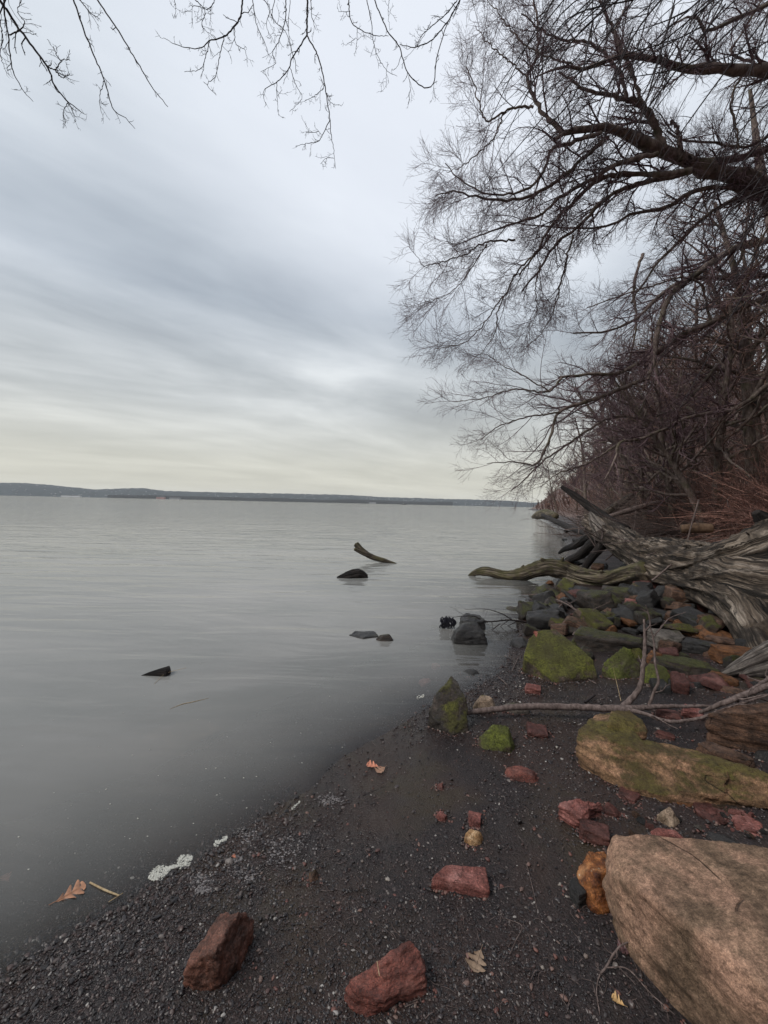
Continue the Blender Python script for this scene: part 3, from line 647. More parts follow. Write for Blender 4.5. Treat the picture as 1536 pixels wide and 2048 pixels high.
hero_rock('rock', 'rough rust-brown elongated rock near the bottom left', 'rustbrown', [
    [(362, 1955, .03), (372, 1930, .07), (400, 1882, .10), (440, 1828, .12), (478, 1822, .12), (506, 1834, .06), (504, 1868, .03), (480, 1930, .02), (440, 1972, .02), (405, 1978, .01), (430, 1900, .12)]], 0.0045, 0.0, 0.055, 5, 12)
hero_rock('rock', 'dark red angular rock with a broken notch at the bottom centre', 'redwet', [
    [(688, 1980, .03), (700, 1958, .07), (740, 1942, .08), (770, 1925, .09), (822, 1880, .09), (846, 1905, .07), (850, 1940, .05), (854, 1972, .02), (790, 2000, .02), (735, 2022, .02), (712, 2018, .02), (700, 1995, .04), (770, 1990, .05)]], 0.004, 0.0, 0.034, 4, 13, layer=True)
hero_rock('brick_slab', 'flat dusty-red brick-like slab with a straight front edge', 'pink', [
    [(892, 1728, .05), (884, 1736, .05), (972, 1733, .045), (976, 1760, .045), (980, 1778, .035), (866, 1752, .045), (862, 1768, .02), (972, 1792, .01), (980, 1790, .01)]], 0.004, 0.0, 0.010, 4, 14, layer=True, cat='stone slab')
hero_rock('rock', 'bright orange barnacled rock tucked against the big boulder', 'rust', [
    [(1176, 1702, .09), (1210, 1702, .09), (1154, 1738, .06), (1158, 1770, .04), (1185, 1808, .03), (1205, 1824, .01), (1228, 1812, .01), (1232, 1740, .10), (1190, 1750, .10)]], 0.004, 0.0, 0.05, 5, 15)
hero_rock('rock', 'pink layered rock with a jutting right arm', 'pink', [
    [(1116, 1612, .06), (1128, 1600, .07), (1160, 1597, .08), (1180, 1612, .07), (1178, 1638, .04), (1150, 1652, .01), (1120, 1630, .02), (1165, 1630, .06)],
    [(1160, 1598, .07), (1204, 1606, .06), (1206, 1614, .04), (1176, 1622, .04)]], 0.0035, 0.0, 0.035, 4, 16, layer=True)
Q = quick_rock
T_ = [
 (1200, 1248, 1603, 1636, .6, 'wedge', 'red', 'small dark red wedge rock touching the pink layered rock'),
 (1158, 1216, 1644, 1690, .45, 'block', 'red', 'purple-red elongated stone below the pink layered rock'),
 (1237, 1280, 1572, 1610, .2, 'slab', 'red', 'thin red slab in front of the long olive rock'),
 (1338, 1388, 1598, 1613, .25, 'slab', 'orange', 'small flat orange slab in front of the long rock'),
 (1388, 1456, 1607, 1652, .12, 'slab', 'red', 'flat red flagstone in the grit behind the boulder'),
 (1314, 1357, 1611, 1656, .75, 'wedge', 'tan', 'upright greenish-tan stone behind the big boulder'),
 (1304, 1382, 1656, 1698, .55, 'round', 'pink', 'rounded pink rock behind the big boulder'),
 (1464, 1520, 1624, 1676, .12, 'slab', 'pink', 'flat pale pink slab near the right edge'),
 (1414, 1490, 1670, 1700, .3, 'round', 'dark', 'low dark purple slab behind the boulder rim'),
 (1136, 1172, 1730, 1822, .3, 'slab', 'dark', 'dark slate blade leaning beside the orange barnacled rock'),
 (1394, 1456, 1990, 2070, .3, 'block', 'grey', 'pale grey stone under the boulder at the bottom edge'),
 (1008, 1080, 1528, 1566, .45, 'round', 'redwet', 'smooth flat-topped dark red stone in the open grit'),
 (944, 997, 1389, 1427, .8, 'round', 'tan', 'round speckled tan stone beside the tall pointed rock'),
 (953, 1036, 1430, 1506, .6, 'wedge', 'vivid', 'mossy humped rock below the left end of the long stick'),
 (1004, 1062, 1404, 1428, .6, 'round', 'grey', 'smooth grey disc-shaped stone behind the stick'),
 (870, 897, 1626, 1643, .6, 'round', 'pink', 'small pinkish pebble left of the two stacked stones'),
 (936, 962, 1629, 1656, .5, 'block', 'pink', 'small rose-coloured stone above the pitted ochre one'),
 (926, 970, 1659, 1693, .6, 'round', 'ochre', 'pitted cream and ochre stone like coral'),
 (613, 642, 1738, 1765, .6, 'wedge', 'brown', 'small brown wedge stone alone in the gravel'),
 (872, 891, 1566, 1583, .6, 'wedge', 'red', 'tiny crimson stone in the open grit'),
 (1049, 1081, 1368, 1389, .55, 'block', 'pink', 'small pink brick fragment in front of the green sloping rock'),
 (1052, 1096, 1448, 1477, .3, 'block', 'red', 'low dark red stone half buried below the stick'),
 (1314, 1362, 1415, 1443, .6, 'block', 'red', 'red block just behind the stick, left of its neighbour'),
 (1364, 1404, 1412, 1440, .6, 'block', 'pink', 'dull pink block behind the stick, next to the red one'),
 (1314, 1347, 1463, 1481, .5, 'block', 'red', 'small red stone above the long rock'),
 (1398, 1500, 1490, 1530, .5, 'slab', 'brown', 'flat brown slab wedged behind the long rock'),
 (1512, 1560, 1500, 1528, .6, 'round', 'dark', 'small dark stone at the right edge behind the long rock'),
 (1136, 1296, 1260, 1308, .75, 'block', 'darkmoss', 'long dark rock with a patch of moss behind the green stones'),
 (1259, 1288, 1291, 1318, .7, 'round', 'moss', 'small round mossy stone peeping over the green pointed one'),
 (1285, 1341, 1320, 1376, .7, 'round', 'vivid', 'mossy olive lump right of the green pointed stone'),
 (1152, 1189, 1288, 1326, .7, 'round', 'darkmoss', 'small brown rock wedged behind the sloping green rock'),
 (1296, 1368, 1255, 1306, .7, 'slab', 'grey', 'pale layered slab tilted behind the forked stick'),
 (1368, 1486, 1242, 1286, .65, 'wedge', 'orange', 'wide orange and green rock under the driftwood root'),
 (1416, 1490, 1270, 1304, .7, 'block', 'brown', 'blunt brown block in front of the wide orange rock'),
 (1421, 1512, 1284, 1338, .6, 'slab', 'orange', 'orange flat-topped rock next to the bleached root'),
 (1364, 1428, 1276, 1312, .7, 'block', 'dark', 'dark shadowed block left of the blunt brown one'),
 (1306, 1434, 1312, 1354, .5, 'slab', 'darkmoss', 'wide flat mossy slab right of the olive lump'),
 (1379, 1459, 1334, 1377, .6, 'wedge', 'red', 'red-brown pointed rock left of the bleached root'),
 (1337, 1372, 1356, 1382, .6, 'block', 'dark', 'small grey block at the edge of the open grit'),
 (1300, 1330, 1366, 1378, .4, 'slab', 'brown', 'thin brown chip beside the olive lump'),
 (1212, 1274, 1215, 1256, .7, 'wedge', 'brown', 'angular dark brown rock in the middle of the slab field'),
 (1118, 1166, 1240, 1272, .7, 'block', 'darkmoss', 'squat olive-dark block behind the sloping green rock'),
 (1248, 1278, 1196, 1222, .6, 'block', 'pink', 'pink broken brick among dark slabs'),
 (1334, 1434, 1218, 1256, .6, 'slab', 'brown', 'broad brown slab under the driftwood trunk'),
 (1300, 1348, 1217, 1240, .6, 'block', 'dark', 'dark block left of the broad brown slab'),
 (1378, 1420, 1206, 1226, .6, 'slab', 'red', 'reddish slab in the shade of the trunk'),
 (1055, 1136, 1158, 1201, .65, 'wedge', 'darkmoss', 'pointed rock with green crest at the water edge below the curved limb'),
 (1132, 1192, 1171, 1198, .5, 'slab', 'dark', 'dark flat slab right of the green-crested rock'),
 (1064, 1104, 1192, 1210, .5, 'slab', 'dark', 'low wet slab at the waterline below the green-crested rock'),
 (1202, 1292, 1172, 1203, .7, 'block', 'darkmoss', 'mossy block under the curved limb'),
 (1140, 1178, 1200, 1216, .5, 'slab', 'dark', 'grey slab at the centre of the wet stones'),
 (1180, 1222, 1196, 1212, .5, 'slab', 'dark', 'narrow grey slab below the mossy block'),
 (1150, 1206, 1218, 1236, .45, 'slab', 'grey', 'greyish flat slab in front of the wet stones'),
 (1084, 1126, 1222, 1240, .5, 'slab', 'dark', 'wet slab touched by the twiggy branch'),
 (1020, 1062, 1270, 1296, .5, 'round', 'dark', 'flat dark stone left of the sloping green rock at the water'),
 (1286, 1330, 1186, 1206, .6, 'block', 'dark', 'black block in the shade below the trunk'),
 (1160, 1215, 1120, 1140, .6, 'block', 'dark', 'dark rock behind the curved limb, near the trunk'),
 (1240, 1290, 1118, 1142, .7, 'round', 'darkmoss', 'black rounded rock behind the curved limb under the trunk'),
 (1128, 1160, 1128, 1142, .6, 'round', 'dark', 'rounded stone in the water behind the curved limb'),
 (1230, 1262, 1232, 1246, .4, 'slab', 'red', 'thin red slab in front of the angular brown rock'),
 (1440, 1500, 1375, 1392, .3, 'slab', 'brown', 'flat brown flag below the bleached root'),
 (1500, 1550, 1352, 1380, .4, 'slab', 'brown', 'brown slab at the right edge under the root'),
]
for t in T_: quick_rock(*t)
# stones standing in the water
for t in [
 (916, 972, 1227, 1262, .6, 'slab', 'dark', 'flat slab just behind the blocky rock in the water'),
 (692, 762, 1262, 1279, .2, 'slab', 'dark', 'barely emerging flat dark rock making ripples'),
 (750, 793, 1265, 1284, .6, 'round', 'darkmoss', 'small round dark stone next to the flat one out in the water'),
 (920, 962, 1335, 1350, .35, 'round', 'dark', 'low stone breaking the surface near the tall pointed rock'),
 (1008, 1048, 1210, 1222, .3, 'round', 'darkmoss', 'greenish stone barely above water below the curved limb')]:
    quick_rock(*t, water=True, sink=0.8)
def water_rock(label, pts, yb, depth, mat, seed, amp=.03):
    Y = onz(pts[0][0], yb, 0).y; P = []
    for x, y, k_ in pts:
        a = at(x, y, Y + depth * k_); P += [tuple(a), (a.x, a.y + depth * .5, a.z * .85 - .02), (a.x, a.y, -.12), (a.x * 1.01, a.y + depth, -.12)]
    return tag(recentre(link('rock', hull_mesh('rock', [P], .014, amp, 3, seed, True, 1), RM[mat])), label, 'rock')
water_rock('blocky dark grey rock standing in the shallow water', [(907, 1284, 0), (914, 1262, 0), (930, 1247, .4), (954, 1243, .5), (969, 1266, .1), (975, 1284, 0), (940, 1290, -.1)], 1288, .32, 'dark', 31, .026)
# submerged pale slab
p = onz(372, 1450, -0.02)
me = hull_mesh('sunken_slab', [[tuple(v) for v in (style_pts('slab', 79) * np.array([.55, .42, .3]) - np.array([0, 0, .3]))]], 0.012, 0.03, 3, 77, True, 1)
o = link('sunken_slab', me, RM['tan']); o.location = (p.x, p.y, -0.035); tag(o, 'pale flat slab just under the water with a thin ripple on its far edge', 'rock')
for (x, y, s) in [(872, 1322, .10), (850, 1358, .12)]:
    me = hull_mesh('sunken_stone', [[tuple(v) for v in style_pts('slab', int(x)) * np.array([s, s, 0.05])]], s / 18, 0.02, 3, x)
    o = link('sunken_stone', me, RM['pink']); q_ = onz(x, y, 0); o.location = (q_.x, q_.y, gh(q_.x, q_.y) - 0.005)
    tag(o, ('pinkish stone lying under water, the farther of two' if y < 1340 else 'pinkish stone lying under water near the tall pointed rock'), 'stone')

# filler stones: variants sharing mesh data
VAR = []
for i, (st, sc) in enumerate([('slab', (1, .8, .22)), ('slab', (1, .7, .3)), ('block', (1, .7, .40)), ('wedge', (1, .8, .5)), ('slab', (1, .75, .35)), ('slab', (1, .6, .16)), ('block', (1, .6, .32)), ('wedge', (1, .9, .35))]):
    VAR.append(hull_mesh('stone', [[tuple(v) for v in style_pts(st, 500 + i) * np.array(sc)]], 1 / 26, 0.03, 3, 60 + i, True, 0))
VM = {}
def stone_var(i, mat):
    if (i, mat) not in VM:
        me = VAR[i].copy(); me.materials.append(RM[mat]); VM[(i, mat)] = me
    return VM[(i, mat)]
MARKS = [(1242, 1236, 'the angular brown rock amid the slabs'), (1142, 1256, 'the squat olive-dark block'), (1263, 1208, 'the pink broken brick'), (1384, 1236, 'the broad brown slab under the trunk'), (1095, 1180, 'the green-crested rock at the water edge'),
 (1162, 1185, 'the dark flat slab beside the green-crested rock'), (1247, 1188, 'the mossy block under the curved limb'), (1178, 1228, 'the greyish flat slab'), (1120, 1310, 'the broad sloping green rock'), (1216, 1284, 'the long dark rock with a moss patch'),
 (1242, 1330, 'the vivid green pointed stone'), (1312, 1348, 'the mossy olive lump'), (1332, 1280, 'the pale tilted layered slab'), (1427, 1262, 'the wide orange and green rock'), (1466, 1310, 'the orange flat-topped rock'), (1480, 1345, 'the bleached root'), (1418, 1356, 'the red-brown pointed rock'),
 (1370, 1334, 'the wide flat mossy slab'), (1420, 1628, 'the flat red flagstone'), (1336, 1634, 'the upright greenish-tan stone'), (1160, 1625, 'the pink layered rock'), (1258, 1590, 'the thin red slab'), (1343, 1675, 'the rounded pink rock'), (1492, 1650, 'the flat pale pink slab'), (1452, 1685, 'the low dark purple slab'),
 (1130, 1050, 'the dark branch slanting to the water'), (1080, 1032, 'the stump-like log at the bank tip'), (1150, 1100, 'the dark limbs standing in the water'), (1200, 1130, 'the dark rock behind the curved limb'), (1265, 1130, 'the black rounded rock under the trunk'), (1300, 1196, 'the black block in the shade of the trunk')]
MN = {'moss': 'green mossy', 'dark': 'dark grey', 'darkmoss': 'mossy dark', 'brown': 'brown', 'red': 'dark red', 'grey': 'pale grey', 'orange': 'orange', 'pink': 'pink'}
VN = ['flat', 'slabby', 'blocky', 'ridged', 'thick flat', 'thin flat', 'low blocky', 'wedge-shaped']
LSEEN = {}
def scatter_stones(n, region, sz, mats, where, grp, name='stone', cat='stone', water_ok=False):
    k = 0; tries = 0
    while k < n and tries < n * 30:
        tries += 1
        px, py = region()
        p = gp(px, py)
        if p.z < (-0.04 if water_ok else 0.0) or p.y > 60: continue
        s = rnd.uniform(*sz) * (0.7 + 0.3 * rnd.random()); vi = rnd.randrange(8); mt = rnd.choice(mats)
        o = link(name, stone_var(vi, mt)); o.location = (p.x, p.y, p.z - 0.03 * s + (rnd.uniform(0, .09) if sz[1] > .4 and p.z > .06 else 0))
        o.scale = (s, s * rnd.uniform(0.7, 1.2), s * rnd.uniform(0.8, 1.6)); o.rotation_euler = (rnd.gauss(0, 0.24), rnd.gauss(0, 0.24), rnd.uniform(0, 6.28))
        m_ = min(MARKS, key=lambda q: (q[0] - px) ** 2 + 2.5 * (q[1] - py) ** 2); dx, dy = px - m_[0], (py - m_[1]) * 1.6
        rel = ('right of' if dx > 0 else 'left of') if abs(dx) > abs(dy) else ('in front of' if dy > 0 else 'behind')
        f = (s - sz[0] * .7) / (sz[1] - sz[0] * .7); szn = 'small' if f < .4 else ('mid-sized' if f < .7 else 'large')
        lab = ' '.join(f"{szn} {MN[mt]} {VN[vi]} stone {rel} {m_[2]}".split()[:16])
        tag(o, lab, cat, grp); k += 1
scatter_stones(125, lambda: (rnd.uniform(1060, 1500), rnd.uniform(1165, 1275)), (0.2, 0.62), ['dark', 'dark', 'brown', 'darkmoss', 'darkmoss', 'brown', 'dark', 'moss', 'orange', 'red'], '', 'stones filling the slab field', water_ok=True)
scatter_stones(45, lambda: (rnd.uniform(1290, 1536), rnd.uniform(1275, 1385)), (0.08, 0.26), ['brown', 'red', 'dark', 'darkmoss', 'orange'], '', 'stones by the bleached root')
scatter_stones(40, lambda: (rnd.uniform(1240, 1540), rnd.uniform(1560, 1680)), (0.015, 0.06), ['red', 'pink', 'dark', 'brown', 'grey'], '', 'stone chips behind the boulder')
scatter_stones(60, lambda: (rnd.uniform(1075, 1330), rnd.uniform(1022, 1150)), (0.25, 0.8), ['dark', 'dark', 'darkmoss', 'brown', 'grey'], '', 'rocks along the far bank edge', water_ok=True)
def pebble_field(name, label, n, region, sz, cols):
    rg = np.random.default_rng(77); V, F, off = [], [], 0; v0 = np.array(IVV); f0 = np.array(IFF)
    for i in range(n):
        p = gp(*region())
        if p.z < 0: continue
        s = math.exp(rg.uniform(math.log(sz[0]), math.log(sz[1]))); a = rg.uniform(0, 6.28); c_, s_ = math.cos(a), math.sin(a)
        v = v0 * (1 + rg.uniform(-.28, .28, (len(v0), 1))) * s * np.array([rg.uniform(.8, 1.5), rg.uniform(.6, 1), rg.uniform(.35, .6)])
        v = np.stack([v[:, 0] * c_ - v[:, 1] * s_, v[:, 0] * s_ + v[:, 1] * c_, v[:, 2]], -1) + np.array([p.x, p.y, p.z + s * .12]); V.append(v); F.append(f0 + off); off += len(v0)
    return mesh_np(name, np.concatenate(V), np.concatenate(F), False)
def _ico():
    bm = bmesh.new(); bmesh.ops.create_icosphere(bm, subdivisions=1, radius=1); bmesh.ops.subdivide_edges(bm, edges=bm.edges[:], cuts=1, use_grid_fill=True); bmesh.ops.triangulate(bm, faces=bm.faces[:]); V = [v.co[:] for v in bm.verts]; F = [[v.index for v in f.verts] for f in bm.faces]; bm.free(); return V, F
IVV, IFF = _ico()
cm_, nt, b = new_mat('loose_stone_chips'); gn = nd(nt, 'ShaderNodeNewGeometry')
cc = ramp(nt, gn.outputs['Random Per Island'], [(0, (.022, .018, .018)), (.35, (.05, .038, .036)), (.55, (.10, .035, .028)), (.75, (.15, .07, .055)), (.97, (.13, .105, .09)), (1, (.3, .27, .24))])
lk(nt, mixc(nt, 1.0, cc, ramp(nt, noise_t(nt, nd(nt, 'ShaderNodeTexCoord').outputs['Object'], 220, 4, .7), [(.3, .6), (.7, 1.4)]), 'MULTIPLY'), b.inputs['Base Color']); b.inputs['Roughness'].default_value = .55
tag(link('stone_chips', pebble_field('stone_chips', '', 620, lambda: (rnd.uniform(480, 1500), rnd.uniform(1380, 2040)), (.003, .011), None), cm_), 'small loose stone chips dotted over the open grit', 'stone chips', kind='stuff')

# ------------------------------------------------------------------ logs
def log_mesh(name, P, R, k=44, n=110, groove=0.10, knots=0.06, seed=0, twist=0.6, fine=1.0, endcap=True):
    C, Rr = spline(P, R, n); T = unit(np.gradient(C, axis=0))
    U = np.empty_like(C); u0 = np.cross(T[0], [0.13, 0.2, 0.97]); U[0] = u0 / np.linalg.norm(u0)
    for i in range(1, n):
        a = U[i - 1] - T[i] * np.dot(U[i - 1], T[i]); U[i] = a / np.linalg.norm(a)
    W = np.cross(T, U); s = np.concatenate([[0], np.cumsum(np.linalg.norm(np.diff(C, axis=0), axis=1))])
    an = np.linspace(0, 2 * np.pi, k, endpoint=False); A, S = np.meshgrid(an, s)
    th = A + twist * S
    f = lambda m, l, o: vnoise(np.cos(th) * m + o + 40, np.sin(th) * m + S * l + 40)
    g = 1 - 2 * np.abs(f(3.2 * fine, 0.5, seed)); g2 = 1 - 2 * np.abs(f(7 * fine, 1.3, seed + 9))
    rad = Rr[:, None] * (1 + groove * (g - 0.4) + groove * 0.5 * (g2 - 0.4) + knots * 3 * f(1.1, 1.6, seed + 5))
    V = C[:, None] + rad[..., None] * (np.cos(A)[..., None] * U[:, None] + np.sin(A)[..., None] * W[:, None])
    V = V.reshape(-1, 3)
    i = np.arange(n - 1)[:, None] * k; j = np.arange(k)[None]; j2 = (j + 1) % k
    F = np.stack([i + j, i + j2, i + k + j2, i + k + j], -1).reshape(-1, 4)
    uj = np.arange(k) / k; uv = np.stack([np.stack(np.broadcast_arrays((j / k), s[:-1][:, None]), -1), np.stack(np.broadcast_arrays(((j + 1) / k), s[:-1][:, None]), -1),
         np.stack(np.broadcast_arrays(((j + 1) / k), s[1:][:, None]), -1), np.stack(np.broadcast_arrays((j / k), s[1:][:, None]), -1)], 2).reshape(-1, 2)
    # caps
    c0, c1 = len(V), len(V) + 1
    V = np.vstack([V, C[0] - T[0] * Rr[0] * 0.1, C[-1] + T[-1] * Rr[-1] * 0.5])
    jj = np.arange(k); e0 = np.stack([np.full(k, c0), (jj + 1) % k, jj, jj], -1); o1 = (n - 1) * k
    me = bpy.data.meshes.new(name)
    faces = [tuple(f_) for f_ in F.tolist()] + [(c0, int((q + 1) % k), int(q)) for q in jj] + [(c1, int(o1 + q), int(o1 + (q + 1) % k)) for q in jj]
    me.from_pydata(V.tolist(), [], faces)
    l = me.uv_layers.new(name='UVMap'); uvs = np.zeros((len(me.loops), 2), np.float32); uvs[:len(uv)] = uv; l.data.foreach_set('uv', uvs.ravel())
    me.polygons.foreach_set('use_smooth', np.ones(len(me.polygons), bool)); me.update(); return me
# main fallen tree
base = gp(1500, 1290); ft = empty('fallen_tree', (base.x, base.y, base.z))
tag(ft, 'great silver-grey fallen driftwood tree reaching from the right edge towards the water', 'driftwood')
A3 = lambda x, y, Y: tuple(at(x, y, Y))
def lpart(name, pts, R, mat, root=None, **kw):
    return child(name, log_mesh(name, [A3(*p) for p in pts], R, **kw), mat, root or ft)
def lpx(name, pts, mat, **kw):
    return child(name, log_mesh(name, [A3(x, y, Y) for x, y, Y, r in pts], [r * Y / FPX for x, y, Y, r in pts], **kw), mat, ft)
lpx('trunk', [(1178, 1040, 9.9, 13), (1200, 1054, 9.4, 20), (1234, 1078, 8.6, 24), (1273, 1105, 7.8, 27), (1314, 1130, 7.0, 31), (1397, 1163, 5.8, 37), (1459, 1190, 5.0, 43), (1502, 1232, 4.4, 42), (1545, 1290, 4.0, 52)], WOOD, k=90, n=200, groove=.30, knots=.08, seed=2)
lpx('upper_trunk', [(1228, 1078, 8.7, 12), (1273, 1092, 7.9, 16), (1314, 1106, 7.1, 24), (1397, 1130, 5.9, 38), (1459, 1131, 5.2, 39), (1536, 1112, 4.7, 54), (1640, 1085, 4.4, 72)], WOOD, k=80, n=160, groove=.34, knots=.10, seed=7)
lpx('buttress_root', [(1360, 1148, 6.3, 22), (1430, 1160, 5.4, 38), (1500, 1172, 4.7, 50), (1580, 1190, 4.3, 66), (1680, 1200, 4.1, 76)], WOOD, k=70, n=130, groove=.34, seed=11)
lpx('buttress_root', [(1430, 1192, 5.1, 18), (1465, 1222, 4.6, 20), (1494, 1252, 4.2, 20), (1512, 1285, 3.9, 20), (1530, 1318, 3.7, 22), (1560, 1350, 3.6, 22)], WOOD, k=40, n=90, groove=.28, seed=13)
lpart('bleached_root', [(1560, 1310, 3.55), (1522, 1320, 3.5), (1492, 1332, 3.45), (1465, 1342, 3.42), (1443, 1349, 3.4)], [.12, .085, .06, .04, .015], WOODPALE, k=40, n=60, groove=.35, seed=17)
lpart('bleached_root', [(1560, 1335, 3.5), (1530, 1338, 3.42), (1500, 1345, 3.38), (1482, 1350, 3.36)], [.09, .06, .035, .012], WOODPALE, k=30, n=40, groove=.35, seed=19)
lpart('root_spur', [(1560, 1085, 4.9), (1545, 1062, 4.8), (1528, 1040, 4.8), (1512, 1024, 4.8)], [.16, .13, .09, .04], WOODDARK, k=30, n=50, groove=.25, seed=23)
lpart('broken_stub', [(1210, 1068, 8.9), (1196, 1052, 9.0), (1186, 1036, 9.1), (1180, 1024, 9.2)], [.16, .12, .075, .02], WOODPALE, k=26, n=30, groove=.4, seed=29)
lpart('broken_stub', [(1190, 1060, 9.3), (1176, 1050, 9.5), (1164, 1046, 9.7)], [.13, .09, .03], WOOD, k=24, n=24, groove=.4, seed=30)
lpart('limb', [(1300, 1146, 6.8), (1262, 1152, 7.2), (1215, 1162, 7.7), (1172, 1157, 8.1), (1140, 1145, 8.4), (1118, 1136, 8.5), (1092, 1133, 8.6), (1062, 1141, 8.7), (1035, 1149, 8.8), (1012, 1151, 8.85), (990, 1145, 8.9), (968, 1142, 9.0), (948, 1147, 9.1), (932, 1160, 9.2)], [.19, .17, .17, .155, .15, .17, .15, .12, .13, .125, .09, .085, .05, .03], WOODMOSS, k=56, n=190, groove=.26, knots=.2, seed=31)
lpart('limb', [(1215, 1066, 9.2), (1188, 1085, 9.7), (1160, 1110, 10.3), (1135, 1122, 10.9), (1122, 1134, 11.2)], [.13, .12, .10, .08, .05], WOODDARK, k=28, n=50, groove=.2, seed=37)
lpart('limb', [(1205, 1062, 9.6), (1180, 1072, 10.5), (1152, 1090, 11.6), (1130, 1098, 12.4), (1118, 1106, 13)], [.12, .11, .10, .07, .04], WOODDARK, k=28, n=50, groove=.2, seed=38)
lpart('limb', [(1216, 1080, 9.0), (1196, 1100, 9.0), (1176, 1125, 9.0), (1164, 1146, 9.0)], [.10, .09, .075, .06], WOODDARK, k=24, n=40, groove=.2, seed=39)
rgs = np.random.default_rng(91)
rc = Vector(A3(1665, 1160, 4.15))
for i in range(9):
    a_ = i * .70 + .3; d_ = Vector((.75 + .2 * rgs.random(), -.35 + .3 * math.cos(a_), math.sin(a_) * .95)).normalized(); L = rgs.uniform(.5, 1.0); e_ = rc + d_ * L; e_.z = max(e_.z, gh(e_.x, e_.y) - .05)
    child('root', log_mesh('root', [tuple(rc - Vector((.35, 0, 0))), tuple(rc + d_ * .18), tuple(rc + d_ * L * .6 + Vector((rgs.normal(), rgs.normal(), rgs.normal())) * .08), tuple(e_)], [.30, .24, .12, .03], k=26, n=46, groove=.32, seed=300 + i), WOOD, ft)
for i, (x, y, Y_) in enumerate([(1215, 1158, 7.7), (1118, 1132, 8.5), (1040, 1146, 8.8), (1092, 1128, 8.6)]):
    q = Vector(A3(x, y, Y_)); d_ = Vector((rgs.normal() * .5, -.4, .5 + rgs.random())).normalized()
    child('broken_stub', log_mesh('broken_stub', [tuple(q - d_ * .05), tuple(q + d_ * .1), tuple(q + d_ * rgs.uniform(.17, .28))], [.07, .05, .02], k=14, n=14, groove=.4, seed=400 + i), WOODMOSS, ft)
TRK = [(1200, 1050, 9.4), (1234, 1066, 8.6), (1273, 1084, 7.8), (1314, 1096, 7.0), (1397, 1098, 5.8), (1459, 1100, 5.1), (1500, 1090, 4.8), (1397, 1200, 5.7), (1340, 1165, 6.6), (1273, 1128, 7.8)]
for i in range(15):
    a0 = TRK[i % len(TRK)]; q = Vector(A3(a0[0] + rgs.uniform(-20, 20), a0[1] + rgs.uniform(-4, 8), a0[2])); L = rgs.uniform(.10, .38); d_ = Vector((rgs.normal() * .7 - .5, rgs.normal() * .3 - .2, rgs.uniform(.1, 1.0) * (1 if i % 10 < 7 else -.5))).normalized()
    r_ = rgs.uniform(.018, .05); P3 = [tuple(q - d_ * .12), tuple(q), tuple(q + d_ * L * .6 + Vector((rgs.normal(), rgs.normal(), rgs.normal())) * .03), tuple(q + d_ * L)]
    child('broken_stub', log_mesh('broken_stub', P3, [r_ * 1.5, r_, r_ * .75, r_ * .25], k=14, n=18, groove=.4, seed=200 + i), WOOD if i % 3 else WOODPALE, ft)
tg = Tubes()
for i in range(46):
    a0 = TRK[int(rgs.integers(0, 5))]; q = np.array(A3(a0[0] + rgs.uniform(-45, 25), a0[1] + rgs.uniform(-12, 20), a0[2] + rgs.uniform(-.2, .6))); d_ = np.array([rgs.normal() - .6, rgs.normal() * .5, rgs.normal() * .35]); d_ /= np.linalg.norm(d_); L = rgs.uniform(.4, 1.5)
    P_, R_ = spline([q - d_ * L * .5, q + rgs.normal(size=3) * .06, q + d_ * L * .5 + rgs.normal(size=3) * .1], [rgs.uniform(.008, .02), .010, .004], 12); P_[:, 2] = np.maximum(P_[:, 2], .03); tg.add(P_, R_, 5)
    a1, b1 = grow(P_[None], R_[None], 4, (.1, .45), (.4, 1.0), 5, .2, 1, (0, 0, 0), .2, .55, .003, rng=rgs); tg.add_batch(a1, b1, 3)
tag(link('tangled_sticks', tg.mesh('tangled_sticks'), STICK), 'tangle of thin dead sticks caught round the tip of the fallen tree', 'sticks', kind='stuff')
def single_log(name, label, pts, R, mat, cat='log', **kw):
    o = link(name, log_mesh(name, [A3(*p) if abs(p[0]) > 200 else p for p in pts], R, **kw), mat); recentre(o); return tag(o, label, cat)
single_log('fallen_branch', 'dark leaning dead branch rising behind the tip of the fallen tree', [(1250, 1062, 9.4), (1215, 1040, 10), (1180, 1014, 10.6), (1150, 992, 11), (1124, 974, 11.4)], [.14, .12, .10, .08, .05], WOODDARK, k=22, n=50, groove=.15, seed=41)
single_log('fallen_branch', 'dark dead branch slanting down to the water beyond the fallen tree', [(1085, 1030, 22), (1110, 1042, 19), (1140, 1055, 16), (1175, 1068, 13.5)], [.09, .11, .10, .09], WOODDARK, k=22, n=50, groove=.2, seed=43)
single_log('log', 'mossy stump-like log end jutting at the bank tip beyond the fallen tree', [(1066, 1034, 27), (1076, 1031, 26), (1092, 1028, 24), (1112, 1032, 22)], [.10, .22, .28, .15], WOODMOSS, k=24, n=40, groove=.3, seed=44)
single_log('log', 'straight grey log propped on the bank behind the fallen tree', [(1205, 1030, 17), (1235, 1010, 17.5), (1262, 992, 18)], [.12, .15, .12], WOOD, k=20, n=30, groove=.15, seed=45)
single_log('log', 'long thin grey pole lying up the bank from left to right', [(1195, 1040, 14), (1290, 1012, 14), (1400, 985, 14.5)], [.07, .09, .06], STICK, k=14, n=40, groove=.1, seed=46)
single_log('log', 'short rotten orange-brown log on the litter under the pink stems', [(1362, 1058, 8.6), (1392, 1056, 8.5), (1424, 1056, 8.4)], [.08, .10, .09], bark_mat('rotten_log', (0.05, 0.03, 0.02), (0.13, 0.08, 0.05), (0.22, 0.14, 0.09)), k=20, n=30, groove=.2, seed=47)
